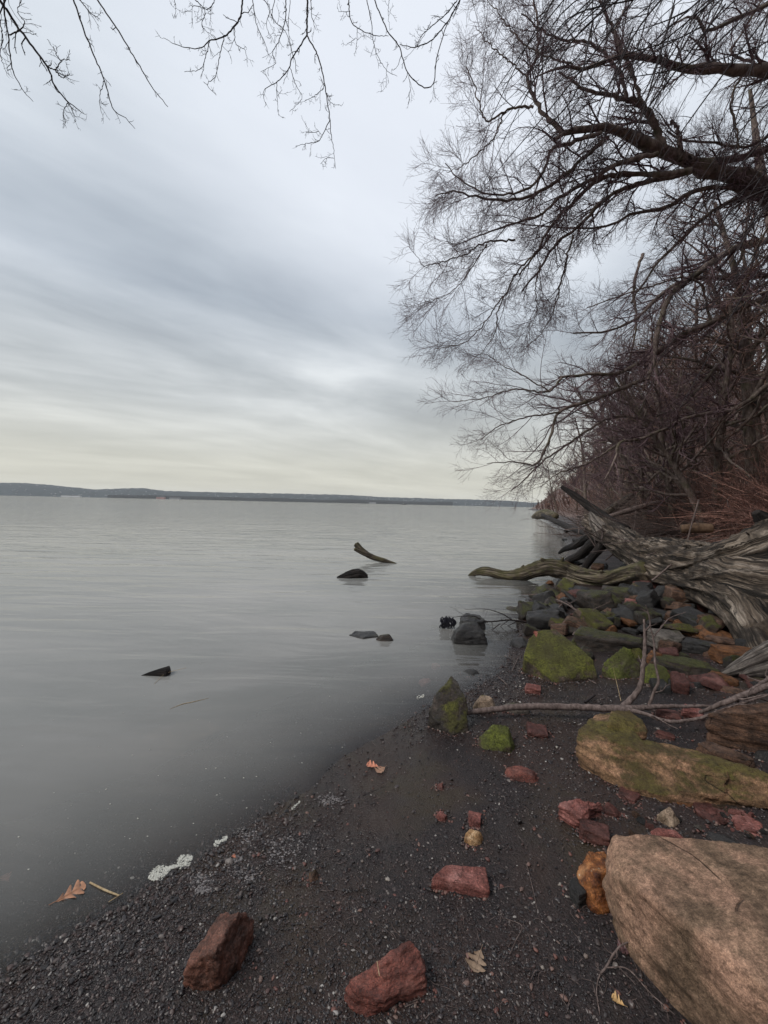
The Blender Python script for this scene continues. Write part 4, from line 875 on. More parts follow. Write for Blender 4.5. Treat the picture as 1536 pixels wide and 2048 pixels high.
# snag out in the water
sn = onz(790, 1126.5)
snr = empty('snag', (sn.x, sn.y, 0)); tag(snr, 'forked curved snag poking out of the open water', 'log')
child('stem', log_mesh('stem', [(sn.x + .15, sn.y, -.06), (sn.x, sn.y, -0.01), A3(768, 1121, sn.y + .1), A3(742, 1113, sn.y + .2), A3(724, 1101, sn.y + .25), A3(712, 1088, sn.y + .3)], [.015, .025, .05, .065, .07, .07], k=26, n=60, groove=.3, seed=51), WOODMOSS, snr)
child('prong', log_mesh('prong', [A3(744, 1113, sn.y + .2), A3(727, 1107, sn.y + .16), A3(709, 1098, sn.y + .12)], [.06, .055, .04], k=16, n=20, groove=.3, seed=58), WOODMOSS, snr)
sn2 = onz(705, 1156)
single_log('driftwood_chunk', 'low dark furrowed wood lump in the water left of the snag', [(sn2.x - .33, sn2.y, -.02), (sn2.x - .1, sn2.y + .05, .02), (sn2.x + .12, sn2.y + .1, .045), (sn2.x + .3, sn2.y + .1, .0)], [.03, .10, .12, .06], WOODDARK, cat='driftwood', k=26, n=40, groove=.4, seed=52)
c1 = onz(318, 1350)
single_log('driftwood_chunk', 'black tapering wood chunk in the still water at left', [(c1.x - .16, c1.y - .02, -.01), (c1.x - .08, c1.y, .0), (c1.x + .0, c1.y + .01, .012), (c1.x + .075, c1.y + .02, .02)], [.006, .022, .034, .045], WOODDARK, cat='driftwood', k=34, n=50, groove=.35, seed=53)
tb = Tubes(); P_, R_ = spline([onz(308, 1369), tuple(onz(330, 1352)[:2]) + (0.02,), tuple(onz(372, 1352)[:2]) + (.075,)], [.0015, .0015, .001], 8); tb.add(P_, R_, 4)
tag(recentre(link('grass_blade', tb.mesh('grass_blade'), REED)), 'thin pale grass blade caught on the black wood chunk', 'grass blade')

# ------------------------------------------------------------------ long beached stick with forks
GZ = lambda x, y, h: tuple(gp(x, y, h))
st = gp(1240, 1415); ls = empty('beached_branch', tuple(st)); tag(ls, 'long pale bare branch lying across the beach with upright forks', 'branch')
def stick(name, pts, R, mat, root, k=10, n=40, tw=0, seed=1, tl=(0.05, 0.2)):
    P, Rr = spline(pts, R, n); t = Tubes()
    rg = np.random.default_rng(seed); P = P + rg.normal(size=P.shape) * (np.mean(Rr) * 0.10); t.add(P, Rr, k)
    if tw:
        a, b_ = grow(P[None], Rr[None], tw, tl, (0.5, 1.1), 5, 0.1, 1, (0, 0, 0.05), 0.25, 0.5, 0.0012, rng=rg); t.add_batch(a, b_, 4)
        a2, b2 = grow(a, b_, 2, (tl[0] * 0.4, tl[1] * 0.4), (0.5, 1.0), 4, 0.3, 1, (0, 0, 0.05), 0.25, 0.6, 0.001, rng=rg); t.add_batch(a2, b2, 3)
    return child(name, t.mesh(name), mat, root) if root else link(name, t.mesh(name), mat)
stick('main_stem', [GZ(908, 1429, .06), GZ(960, 1422, .07), GZ(1050, 1413, .08), GZ(1150, 1414, .09), GZ(1240, 1417, .10), GZ(1330, 1413, .10), GZ(1430, 1412, .10)], [.011, .019, .022, .022, .024, .014, .008], STICK, ls, 12, 70)
p0 = gp(1245, 1414, .1)
def up(px, py, Y): return A3(px, py, Y)
Y0 = p0.y
stick('upright_fork', [tuple(p0), up(1260, 1400, Y0 + .02), up(1280, 1375, Y0 + .02), up(1287, 1330, Y0 + .05), up(1290, 1280, Y0 + .1), up(1288, 1238, Y0 + .12)], [.022, .020, .017, .014, .011, .007], STICK, ls, 10, 40, 4, 3, (.04, .14))
stick('upright_fork', [up(1290, 1262, Y0 + .1), up(1300, 1250, Y0 + .12), up(1297, 1228, Y0 + .12), up(1291, 1210, Y0 + .12)], [.007, .006, .005, .003], STICK, ls, 8, 20, 3, 4, (.04, .1))
stick('upright_fork', [up(1298, 1410, Y0), up(1310, 1380, Y0), up(1317, 1362, Y0), up(1310, 1325, Y0 + .04), up(1308, 1285, Y0 + .08), up(1300, 1252, Y0 + .1)], [.010, .010, .009, .008, .006, .004], STICK, ls, 8, 34, 4, 6, (.05, .16))
stick('side_branch', [up(1308, 1272, Y0 + .08), up(1325, 1252, Y0 + .1), up(1340, 1236, Y0 + .1), up(1372, 1224, Y0 + .1)], [.005, .005, .004, .002], STICK, ls, 6, 20, 2, 8, (.03, .08))
stick('side_branch', [GZ(1250, 1418, .1), GZ(1290, 1428, .09), GZ(1340, 1443, .08), GZ(1400, 1436, .10), GZ(1460, 1415, .22), GZ(1536, 1390, .26)], [.018, .013, .012, .010, .009, .006], STICK, ls, 8, 50, 9, 9, (.06, .22))
s2 = gp(1450, 1405, .2); lb2 = empty('beached_branch', tuple(s2)); tag(lb2, 'bundle of pale bare branches entering from the right edge over the brown block', 'branch')
stick('main_stem', [GZ(1400, 1425, .12), GZ(1450, 1405, .24), GZ(1500, 1385, .28), GZ(1600, 1350, .32)], [.010, .016, .018, .020], STICK, lb2, 8, 30, 8, 12, (.08, .3))
stick('side_branch', [GZ(1470, 1400, .26), GZ(1510, 1375, .30), GZ(1560, 1340, .34)], [.007, .010, .012], STICK, lb2, 7, 20, 5, 13, (.06, .2))
# twiggy branch over the water
tw = onz(1060, 1262); tb0 = empty('twiggy_branch', (tw.x, tw.y, 0)); tag(tb0, 'dark twiggy branch stretching from the wet slabs out over the shallow water', 'branch')
stick('main_stem', [A3(1100, 1247, 5.4), A3(1060, 1246, 5.35), A3(1020, 1240, 5.3), A3(975, 1243, 5.2), A3(945, 1232, 5.2), A3(905, 1234, 5.15)], [.014, .013, .011, .009, .007, .003], DARKSTICK, tb0, 8, 40, 16, 20, (.12, .5))
stick('side_branch', [A3(1025, 1240, 5.3), A3(1000, 1226, 5.3), A3(970, 1218, 5.3), A3(930, 1219, 5.3)], [.008, .006, .004, .002], DARKSTICK, tb0, 6, 26, 8, 21, (.08, .3))
stick('side_branch', [A3(1000, 1247, 5.2), A3(985, 1262, 5.1), A3(1000, 1275, 5.0), A3(1015, 1282, 4.95)], [.006, .005, .004, .002], DARKSTICK, tb0, 6, 20, 8, 22, (.08, .3))
tb3 = empty('curved_branch', tuple(gp(1160, 1250))); tag(tb3, 'pale curved branch arching among the dark slabs', 'branch')
stick('main_stem', [GZ(1146, 1272, .02), GZ(1158, 1252, .08), GZ(1163, 1232, .12), GZ(1140, 1212, .14), GZ(1110, 1198, .12), GZ(1080, 1190, .08), GZ(1042, 1190, .03)], [.016, .018, .014, .012, .010, .007, .004], STICK, tb3, 8, 50, 12, 24, (.1, .45))
stick('side_branch', [GZ(1124, 1208, .13), GZ(1105, 1228, .1), GZ(1080, 1252, .04)], [.008, .007, .004], STICK, tb3, 6, 20, 5, 25, (.08, .25))
# black rag caught on the twig tip
rag = Tubes(); rg = np.random.default_rng(3)
for i in range(26):
    a = at(886 + rg.uniform(-4, 22), 1234 + rg.uniform(-3, 6), 5.15); pts = [tuple(a), (a.x + rg.normal() * .01, a.y, a.z - .05), (a.x + rg.normal() * .02, a.y + .01, max(a.z - rg.uniform(.10, .24), 0.0))]
    P_, R_ = spline(pts, [.004, .016, .005], 8); P_[:, 0] += .012 * np.sin(np.arange(8) * 1.3 + i); rag.add(P_, R_, 5)
tag(recentre(link('weed_clump', rag.mesh('weed_clump'), flat_mat('black_weed', (0.010, 0.010, 0.018), 0.35))), 'black stringy weed hanging on the branch tip above the water', 'weed')

# ------------------------------------------------------------------ gravel (stuff)
N = 210000
a = RNG.uniform(-math.radians(56), math.radians(56), N); rr = np.exp(RNG.uniform(np.log(0.75), np.log(7.5), N))
gx, gy = rr * np.sin(a), rr * np.cos(a)
gd = sdist(gx, gy)
dens = 0.35 + 1.5 * vnoise(gx * 0.9 + 3, gy * 0.9 + 1) + 0.5 * np.exp(-np.abs(gd - 0.15) / 0.35) + 0.5 * vnoise(gx * 3, gy * 3)
dens = np.where(gd < -.1, dens * .35, dens); keep = (gd > -0.8) & (gd < 3.2) & (RNG.random(N) < np.clip(dens, 0.08, 1))
gx, gy, rr, gd = gx[keep], gy[keep], rr[keep], gd[keep]
sz = np.exp(RNG.normal(np.log(0.0021), 0.42, len(gx))) * (0.75 + 0.22 * rr) * (1 + 0.5 * np.exp(-np.abs(gd) / 0.2)); sz = np.minimum(sz, 0.013)
gz = ground_h(gx, gy) + (0.010 * vnoise(gx * 11, gy * 11) + 0.006 * vnoise(gx * 29, gy * 29)) * np.clip(6 - rr, 0, 1) * np.clip(np.abs(ground_h(gx, gy)) * 30, 0.15, 1)
me = bpy.data.meshes.new('gravel'); me.vertices.add(len(gx)); me.vertices.foreach_set('co', np.stack([gx, gy, gz + sz * 0.2], -1).astype(np.float32).ravel())
av = me.attributes.new('psize', 'FLOAT_VECTOR', 'POINT'); sv = sz[:, None] * np.stack([RNG.uniform(0.9, 1.7, len(gx)), RNG.uniform(0.8, 1.1, len(gx)), RNG.uniform(0.4, 0.8, len(gx))], -1); av.data.foreach_set('vector', sv.astype(np.float32).ravel())
ar = me.attributes.new('prot', 'FLOAT_VECTOR', 'POINT'); rv = np.stack([RNG.normal(0, .4, len(gx)), RNG.normal(0, .4, len(gx)), RNG.normal(-0.6, 0.7, len(gx))], -1); ar.data.foreach_set('vector', rv.astype(np.float32).ravel())
pm, nt, b = new_mat('mixed_pebbles'); oi = nd(nt, 'ShaderNodeObjectInfo')
pc = ramp(nt, oi.outputs['Random'], [(0.0, (0.008, 0.006, 0.007)), (0.40, (0.018, 0.014, 0.015)), (0.65, (0.032, 0.025, 0.026)), (0.80, (0.046, 0.024, 0.020)), (0.92, (0.07, 0.056, 0.053)), (0.98, (0.13, 0.11, 0.10)), (0.997, (0.32, 0.30, 0.28))])
lk(nt, pc, b.inputs['Base Color']); b.inputs['Roughness'].default_value = 0.42
gobj = tag(link('gravel', me), 'dark mixed gravel strewn over the beach', 'gravel', kind='stuff')
ng = bpy.data.node_groups.new('gravel_nodes', 'GeometryNodeTree')
ng.interface.new_socket('Geometry', in_out='INPUT', socket_type='NodeSocketGeometry'); ng.interface.new_socket('Geometry', in_out='OUTPUT', socket_type='NodeSocketGeometry')
gi = ng.nodes.new('NodeGroupInput'); go = ng.nodes.new('NodeGroupOutput'); iop = ng.nodes.new('GeometryNodeInstanceOnPoints'); ico = ng.nodes.new('GeometryNodeMeshIcoSphere'); ico.inputs['Radius'].default_value = 1.0; ico.inputs['Subdivisions'].default_value = 2
sp_ = ng.nodes.new('GeometryNodeSetPosition'); nz = ng.nodes.new('ShaderNodeTexNoise'); nz.inputs['Scale'].default_value = 0.9
vs = ng.nodes.new('ShaderNodeVectorMath'); vs.operation = 'SUBTRACT'; vs.inputs[1].default_value = (.5, .5, .5); vs2 = ng.nodes.new('ShaderNodeVectorMath'); vs2.operation = 'SCALE'; vs2.inputs['Scale'].default_value = 0.9
ng.links.new(nz.outputs['Color'], vs.inputs[0]); ng.links.new(vs.outputs[0], vs2.inputs[0]); ng.links.new(ico.outputs['Mesh'], sp_.inputs['Geometry']); ng.links.new(vs2.outputs[0], sp_.inputs['Offset'])
smn = ng.nodes.new('GeometryNodeSetMaterial'); smn.inputs['Material'].default_value = pm; ng.links.new(sp_.outputs[0], smn.inputs['Geometry'])
na1 = ng.nodes.new('GeometryNodeInputNamedAttribute'); na1.data_type = 'FLOAT_VECTOR'; na1.inputs['Name'].default_value = 'psize'
na2 = ng.nodes.new('GeometryNodeInputNamedAttribute'); na2.data_type = 'FLOAT_VECTOR'; na2.inputs['Name'].default_value = 'prot'
ng.links.new(gi.outputs[0], iop.inputs['Points']); ng.links.new(smn.outputs[0], iop.inputs['Instance']); ng.links.new(na1.outputs[0], iop.inputs['Scale']); ng.links.new(na2.outputs[0], iop.inputs['Rotation']); ng.links.new(iop.outputs[0], go.inputs[0])
md = gobj.modifiers.new('scatter', 'NODES'); md.node_group = ng

rg = np.random.default_rng(55); V, Fc, off = [], [], 0; IV, IF = ico_template(1); v0 = IV; f0 = IF
for o in [o for o in COL.objects if o.parent is None and o.get('category') in ('rock', 'stone slab') and o.location.y < 4.2 and o.location.length > .5]:
    bb = np.array([tuple(o.matrix_world @ Vector(c)) for c in o.bound_box]) if o.matrix_world.translation.length > 0 else np.array([tuple(Vector(c) + o.location) for c in o.bound_box])
    co = np.empty(len(o.data.vertices) * 3, np.float32); o.data.vertices.foreach_get('co', co); co = co.reshape(-1, 3) + np.array(o.location)
    g_ = ground_h(co[:, 0], co[:, 1]); ring = co[np.abs(co[:, 2] - g_) < .012]
    if len(ring) < 4: continue
    ext = float(max(co[:, 0].max() - co[:, 0].min(), co[:, 1].max() - co[:, 1].min())); cen = co.mean(0)
    for k in range(int(30 + 260 * ext)):
        q = ring[rg.integers(len(ring))]; out_ = q[:2] - cen[:2]; out_ /= max(1e-6, np.linalg.norm(out_)); s_ = math.exp(rg.uniform(math.log(.0022), math.log(.0085))) * (.7 + q[1] * .15)
        x, y = q[:2] + out_ * abs(rg.normal()) * .018 + rg.normal(size=2) * .004; z = gh_fast = None
        a = rg.uniform(0, 6.28); v = v0 * (1 + rg.uniform(-.28, .28, (len(v0), 1))) * s_ * np.array([1.3, .9, .6]); v = np.stack([v[:, 0] * math.cos(a) - v[:, 1] * math.sin(a), v[:, 0] * math.sin(a) + v[:, 1] * math.cos(a), v[:, 2]], -1)
        V.append(v + np.array([x, y, q[2] * 0 + float(g_[np.abs(co - q).sum(1).argmin()]) + s_ * .2])); Fc.append(f0 + off); off += len(v0)
tag(link('heaped_grit', mesh_np('heaped_grit', np.concatenate(V), np.concatenate(Fc), False), cm_), 'grit and chips banked against the feet of the rocks', 'grit', kind='stuff')

# ------------------------------------------------------------------ leaves, reeds, foam, litter
def oak_leaf(size, seed, curl=0.25):
    q = random.Random(seed); top, V, F = [], [], []
    n = 36; half = []
    for i in range(n + 1):
        t = i / n; env = math.sin(math.pi * min(1, t * 0.93 + 0.05)) ** 0.7 * (0.55 + 0.45 * t) if t < 1 else 0
        lobe = abs(math.sin(t * math.pi * 3.6 + 0.4)) ** 0.8
        half.append((t, 0.035 + 0.55 * env * (0.10 + 0.90 * lobe ** 1.3) if t < 0.99 else 0.01, 0.26 * lobe * (t < 0.85)))
    for (t, wdt, fwd) in half:
        for s, side in ((-1, -1), (-.5, -.5), (0, 0), (.5, .5), (1, 1)):
            x = side * wdt * q.uniform(0.93, 1.07); y = t - 0.5 + abs(side) * fwd * 0.7
            z = curl * (x * x * 1.6 + 0.25 * (t - .5) ** 2) + 0.03 * math.sin(t * 22) * abs(side)
            V.append((x * size, y * size, z * size))
    for i in range(n):
        for j in range(4): a_ = i * 5 + j; F.append((a_, a_ + 1, a_ + 6, a_ + 5))
    me = poly_mesh('leaf_blade', V, F); me.polygons.foreach_set('use_smooth', np.ones(len(me.polygons), bool)); return me
def leaf(px, py, size, rot, col, label, seed, water=None, curl=.25, tilt=(0, 0)):
    p = onz(px, py, water) if water is not None else gp(px, py, 0.006)
    root = empty('oak_leaf', tuple(p)); root.rotation_euler = (tilt[0], tilt[1], rot); tag(root, label, 'leaf')
    m = flat_mat('dead_leaf_' + str(seed), col, 0.6, 0.4, 60, .002)
    o = link('blade', oak_leaf(size, seed, curl), m, root)
    t = Tubes(); t.add([(0, -size * .72, .004), (0, -size * .4, .002), (0, size * .1, .001), (0, size * .42, .001)], [size * .012, size * .011, size * .008, size * .003], 5); link('stem', t.mesh('stem'), m, root)
    return root
leaf(142, 1786, .098, -0.7, (.33, .16, .09), 'brown lobed oak leaf floating in the shallows at bottom left', 1, 0.001, .03)
leaf(745, 1531, .075, 1.3, (.52, .20, .12), 'salmon-orange oak leaf on the grit by the waterline', 2, None, .3)
leaf(762, 1540, .07, 2.4, (.30, .17, .11), 'brown curled leaf lying against the orange oak leaf', 3, None, .5)
leaf(955, 1922, .075, 2.6, (.22, .15, .10), 'dull tan torn leaf in the grit right of the red rock', 4, None, .5)
leaf(1236, 2002, .034, 0.8, (.45, .28, .12), 'small yellow-ochre leaf at the bottom by the boulder', 5, None, .5)
leaf(1262, 1880, .05, -0.4, (.22, .15, .07), 'olive-yellow curled leaf under the boulder edge', 6, None, .7, (.4, 0))
leaf(1252, 1900, .05, 1.4, (.10, .05, .05), 'dark purple-brown leaf under the boulder edge', 7, None, .5)
leaf(468, 1713, .022, 1.0, (.38, .14, .08), 'tiny orange leaf scrap on wet gravel beside the foam', 8, None, .3)
leaf(12, 1756, .05, 1.0, (.16, .07, .05), 'dim brown leaf under water at the left edge', 9, -0.004, .1)
leaf(1073, 1263, .06, 0.2, (.35, .12, .09), 'pinkish leaf stuck on the shoulder of the sloping green rock', 10, None, .3)
bpy.data.objects['oak_leaf.009'].location = tuple(gp(1071, 1268, .31)); bpy.data.objects['oak_leaf.009'].rotation_euler = (1.1, 0, .2)
def rod(name, label, cat, pts, R, mat, k=6, n=14):
    t = Tubes(); P, Rr = spline(pts, R, n); t.add(P, Rr, k); return tag(recentre(link(name, t.mesh(name), mat)), label, cat)
rod('reed', 'pale broken reed floating beside the oak leaf', 'reed', [onz(180, 1765, .003), onz(210, 1780, .004), onz(238, 1791, .003)], [.0035, .004, .003], REED)
rod('twig', 'short thin twig crossing the end of the pale reed', 'twig', [onz(217, 1804, .006), onz(246, 1786, .008)], [.0018, .0012], REED)
rod('twig', 'straight thin straw upright in the open grit left of the boulder', 'twig', [GZ(1053, 1728, .006), GZ(1064, 1770, .004), GZ(1075, 1821, .006)], [.0012, .0014, .001], STICK)
rod('twig', 'bent thin straw right of the dark red bottom rock', 'twig', [GZ(1014, 1838, .01), GZ(1044, 1852, .008), GZ(1032, 1880, .006), GZ(1020, 1908, .006)], [.001, .0014, .0013, .001], STICK)
rod('twig', 'pale straw lying on top of the dark red bottom rock', 'twig', [GZ(754, 1922, .105), GZ(759, 1952, .088)], [.0012, .0012], REED)
rod('twig', 'dark thin twig on gravel above the centre', 'twig', [GZ(725, 1591, .006), GZ(772, 1572, .008)], [.0018, .0012], DARKSTICK)
rod('twig', 'pale twig by the water in front of the sloping green rock', 'twig', [GZ(1024, 1343, .008), GZ(1037, 1314, .012)], [.004, .003], STICK)
rod('twig', 'small pale stick lower left of the sloping green rock', 'twig', [GZ(997, 1354, .008), GZ(1015, 1370, .008)], [.004, .003], STICK)
rod('twig', 'pale peg of wood at the foot of the green pointed stone', 'twig', [GZ(1175, 1358, .01), GZ(1192, 1367, .01)], [.005, .005], STICK)
rod('twig', 'stubby dark stick behind the long pale branch', 'twig', [GZ(1170, 1405, .01), GZ(1190, 1390, .03)], [.008, .008], DARKSTICK)
rod('reed', 'thin straw leaning over the vivid green stone', 'reed', [GZ(1242, 1402, .0), A3(1232, 1360, 3.3), A3(1226, 1335, 3.3)], [.002, .002, .001], REED)
rod('twig', 'grey twig along the foot of the big boulder', 'twig', [GZ(1305, 1910, .02), GZ(1340, 1960, .02), GZ(1380, 2010, .02), GZ(1410, 2050, .015)], [.0025, .003, .003, .0028], STICK, 6, 20)
bq = empty('twig_spray', tuple(gp(1212, 1935))); tag(bq, 'small grey forked twig spray left of the big boulder', 'twig')
stick('stem', [GZ(1262, 1882, .04), GZ(1240, 1893, .03), GZ(1225, 1912, .02), GZ(1212, 1935, .015), GZ(1200, 1950, .01), GZ(1193, 1980, .005), GZ(1200, 2030, .005)], [.002, .003, .0035, .0035, .0022, .002, .0015], STICK, bq, 6, 40, 6, 40, (.02, .08))
stick('side_twig', [GZ(1212, 1935, .015), GZ(1255, 1938, .015), GZ(1300, 1985, .01), GZ(1350, 2030, .01)], [.002, .002, .0018, .001], STICK, bq, 5, 26, 6, 41, (.02, .07))
rpl = Tubes(); P_, R_ = spline([onz(340, 1418, .001), onz(365, 1408, .002), onz(385, 1404, .002), onz(418, 1396, .001)], [.001, .003, .003, .001], 14); rpl.add(P_, R_, 5)  # ripple's bright line on the water, put in as a pale solid tube
tag(link('twig', rpl.mesh('twig'), REED), 'white ripple line, modelled as a thin sliver, above the sunken pale slab', 'twig')
# foam
fm, nt, b = new_mat('foam_bubbles'); b.inputs['Base Color'].default_value = (0.46, 0.455, 0.41, 1); b.inputs['Roughness'].default_value = 0.25; b.inputs['Subsurface Weight'].default_value = 0.0
IV, IF = ico_template(1); IV2, IF2 = ico_template(2)
def blobs(name, C, S, tmpl=(IV, IF)):
    v, f = tmpl; C = np.asarray(C); S = np.asarray(S); VV = (C[:, None] + v[None] * S[:, None]).reshape(-1, 3); FF = (f[None] + (np.arange(len(C)) * len(v))[:, None, None]).reshape(-1, 3)
    return mesh_np(name, VV, FF)
def foam(px0, py0, px1, py1, wpx, n, label, s0=.0018, s1=.005):
    C, S = [], []
    for i in range(n):
        t = rnd.random(); pw = wpx * math.sqrt(max(0.03, 1 - (2 * t - 1) ** 2)) * (0.7 + 0.5 * math.sin(t * 9)); x = px0 + (px1 - px0) * t + rnd.uniform(-.5, .5) * pw * .5; y = py0 + (py1 - py0) * t + rnd.uniform(-.5, .5) * pw
        p = onz(x, y, 0.0); z = max(0.0, gh(p.x, p.y)); s = s0 + (s1 - s0) * rnd.random() ** 2.5
        if float(vnoise(np.array([p.x * 75]), np.array([p.y * 75]))[0]) > .30: continue
        C.append((p.x, p.y, z + s * .3)); S.append((s, s, s * .7))
    return tag(recentre(link('foam', blobs('foam', C, S), fm)), label, 'foam')
foam(298, 1756, 384, 1716, 30, 1500, 'long patch of white bubbly foam at the water edge')
foam(428, 1690, 455, 1676, 13, 200, 'small oval foam patch right of the long one')
foam(834, 1396, 848, 1392, 8, 90, 'small foam blob in the water left of the tall pointed rock', .003, .006)
foam(583, 1620, 600, 1606, 9, 60, 'little white foam scrap on wet gravel at the waterline')
C, S = [], []
for i in range(1000):
    t = rnd.random(); cx, cy, sp_r = rnd.choice([(580, 1690, 26), (555, 1710, 22), (490, 1745, 16), (400, 1757, 14), (220, 1885, 26), (660, 1600, 14), (500, 1670, 16), (470, 1720, 10), (405, 1780, 8)])
    p = gp(rnd.gauss(cx, sp_r), rnd.gauss(cy, sp_r * .55), 0); s = rnd.uniform(.0010, .0042) ; C.append((p.x, p.y, p.z + .001)); S.append((s * rnd.uniform(1, 2.4), s * rnd.uniform(.7, 1.6), s * .3))
tag(link('foam_residue', blobs('foam_residue', C, S), flat_mat('dried_foam', (0.17, 0.155, 0.155), 0.6)), 'drying foam flecks over the wet gravel', 'foam', kind='stuff')
# floating specks
C, S = [], []
for i in range(110):
    p = onz(rnd.uniform(0, 900), rnd.uniform(1180, 1760) if rnd.random() < .6 else rnd.uniform(1420, 1700), 0)
    if gh(p.x, p.y) > -0.005: continue
    s = rnd.uniform(.0012, .004); C.append((p.x, p.y, .001)); S.append((s * 1.6, s, s * .4))
tag(link('floating_specks', blobs('floating_specks', C, S), fm), 'pale specks of debris floating on the river', 'debris', kind='stuff')
# plant litter on the beach
t = Tubes()
for i in range(420):
    p = gp(rnd.uniform(640, 1500), rnd.uniform(1360, 2040), .004)
    if p.z < .01: continue
    L = rnd.uniform(.01, .045) * (0.6 + p.y * .4); a_ = rnd.uniform(0, 3.14); d_ = Vector((math.cos(a_) * L, math.sin(a_) * L, rnd.uniform(0, .006)))
    P_, R_ = spline([tuple(p), tuple(p + d_ * .5 + Vector((rnd.gauss(0, L * .1), rnd.gauss(0, L * .1), .002))), tuple(p + d_)], [.0012, .001, .0007], 4); t.add(P_, R_, 3)
tag(link('straw_litter', t.mesh('straw_litter'), STICK), 'bits of straw and twig scattered on the grit', 'litter', kind='stuff')
# ------------------------------------------------------------------ near overhanging tree
hang = empty('overhanging_tree', (7.5, -1.5, gh(7.5, -1.5))); tag(hang, 'near bare tree whose twigs hang into the top left of the view', 'tree')
tt = Tubes(); P_, R_ = spline([(7.5, -1.5, gh(7.5, -1.5) - .3), (7.2, -1.2, 3.5), (6.4, -.6, 6.0), (5.2, 0, 8)], [.34, .28, .22, .15], 30); tt.add(P_, R_, 14); child('trunk', tt.mesh('trunk'), BARK, hang)
LIMB = [(6.9, -.9, 5.0), (5.5, 0.3, 6.0), (3.5, 1.1, 6.35), (1.5, 1.6, 6.2), (-.5, 1.7, 6.0), (-2.5, 1.6, 5.6), (-4.2, 1.5, 5.1)]
tt = Tubes(); LP, LR = spline(LIMB, [.14, .11, .09, .07, .05, .035, .02], 40); tt.add(LP, LR, 10); child('limb', tt.mesh('limb'), BARK, hang)
def c8(pts): return [(x * .586, y * .586) for x, y in pts]
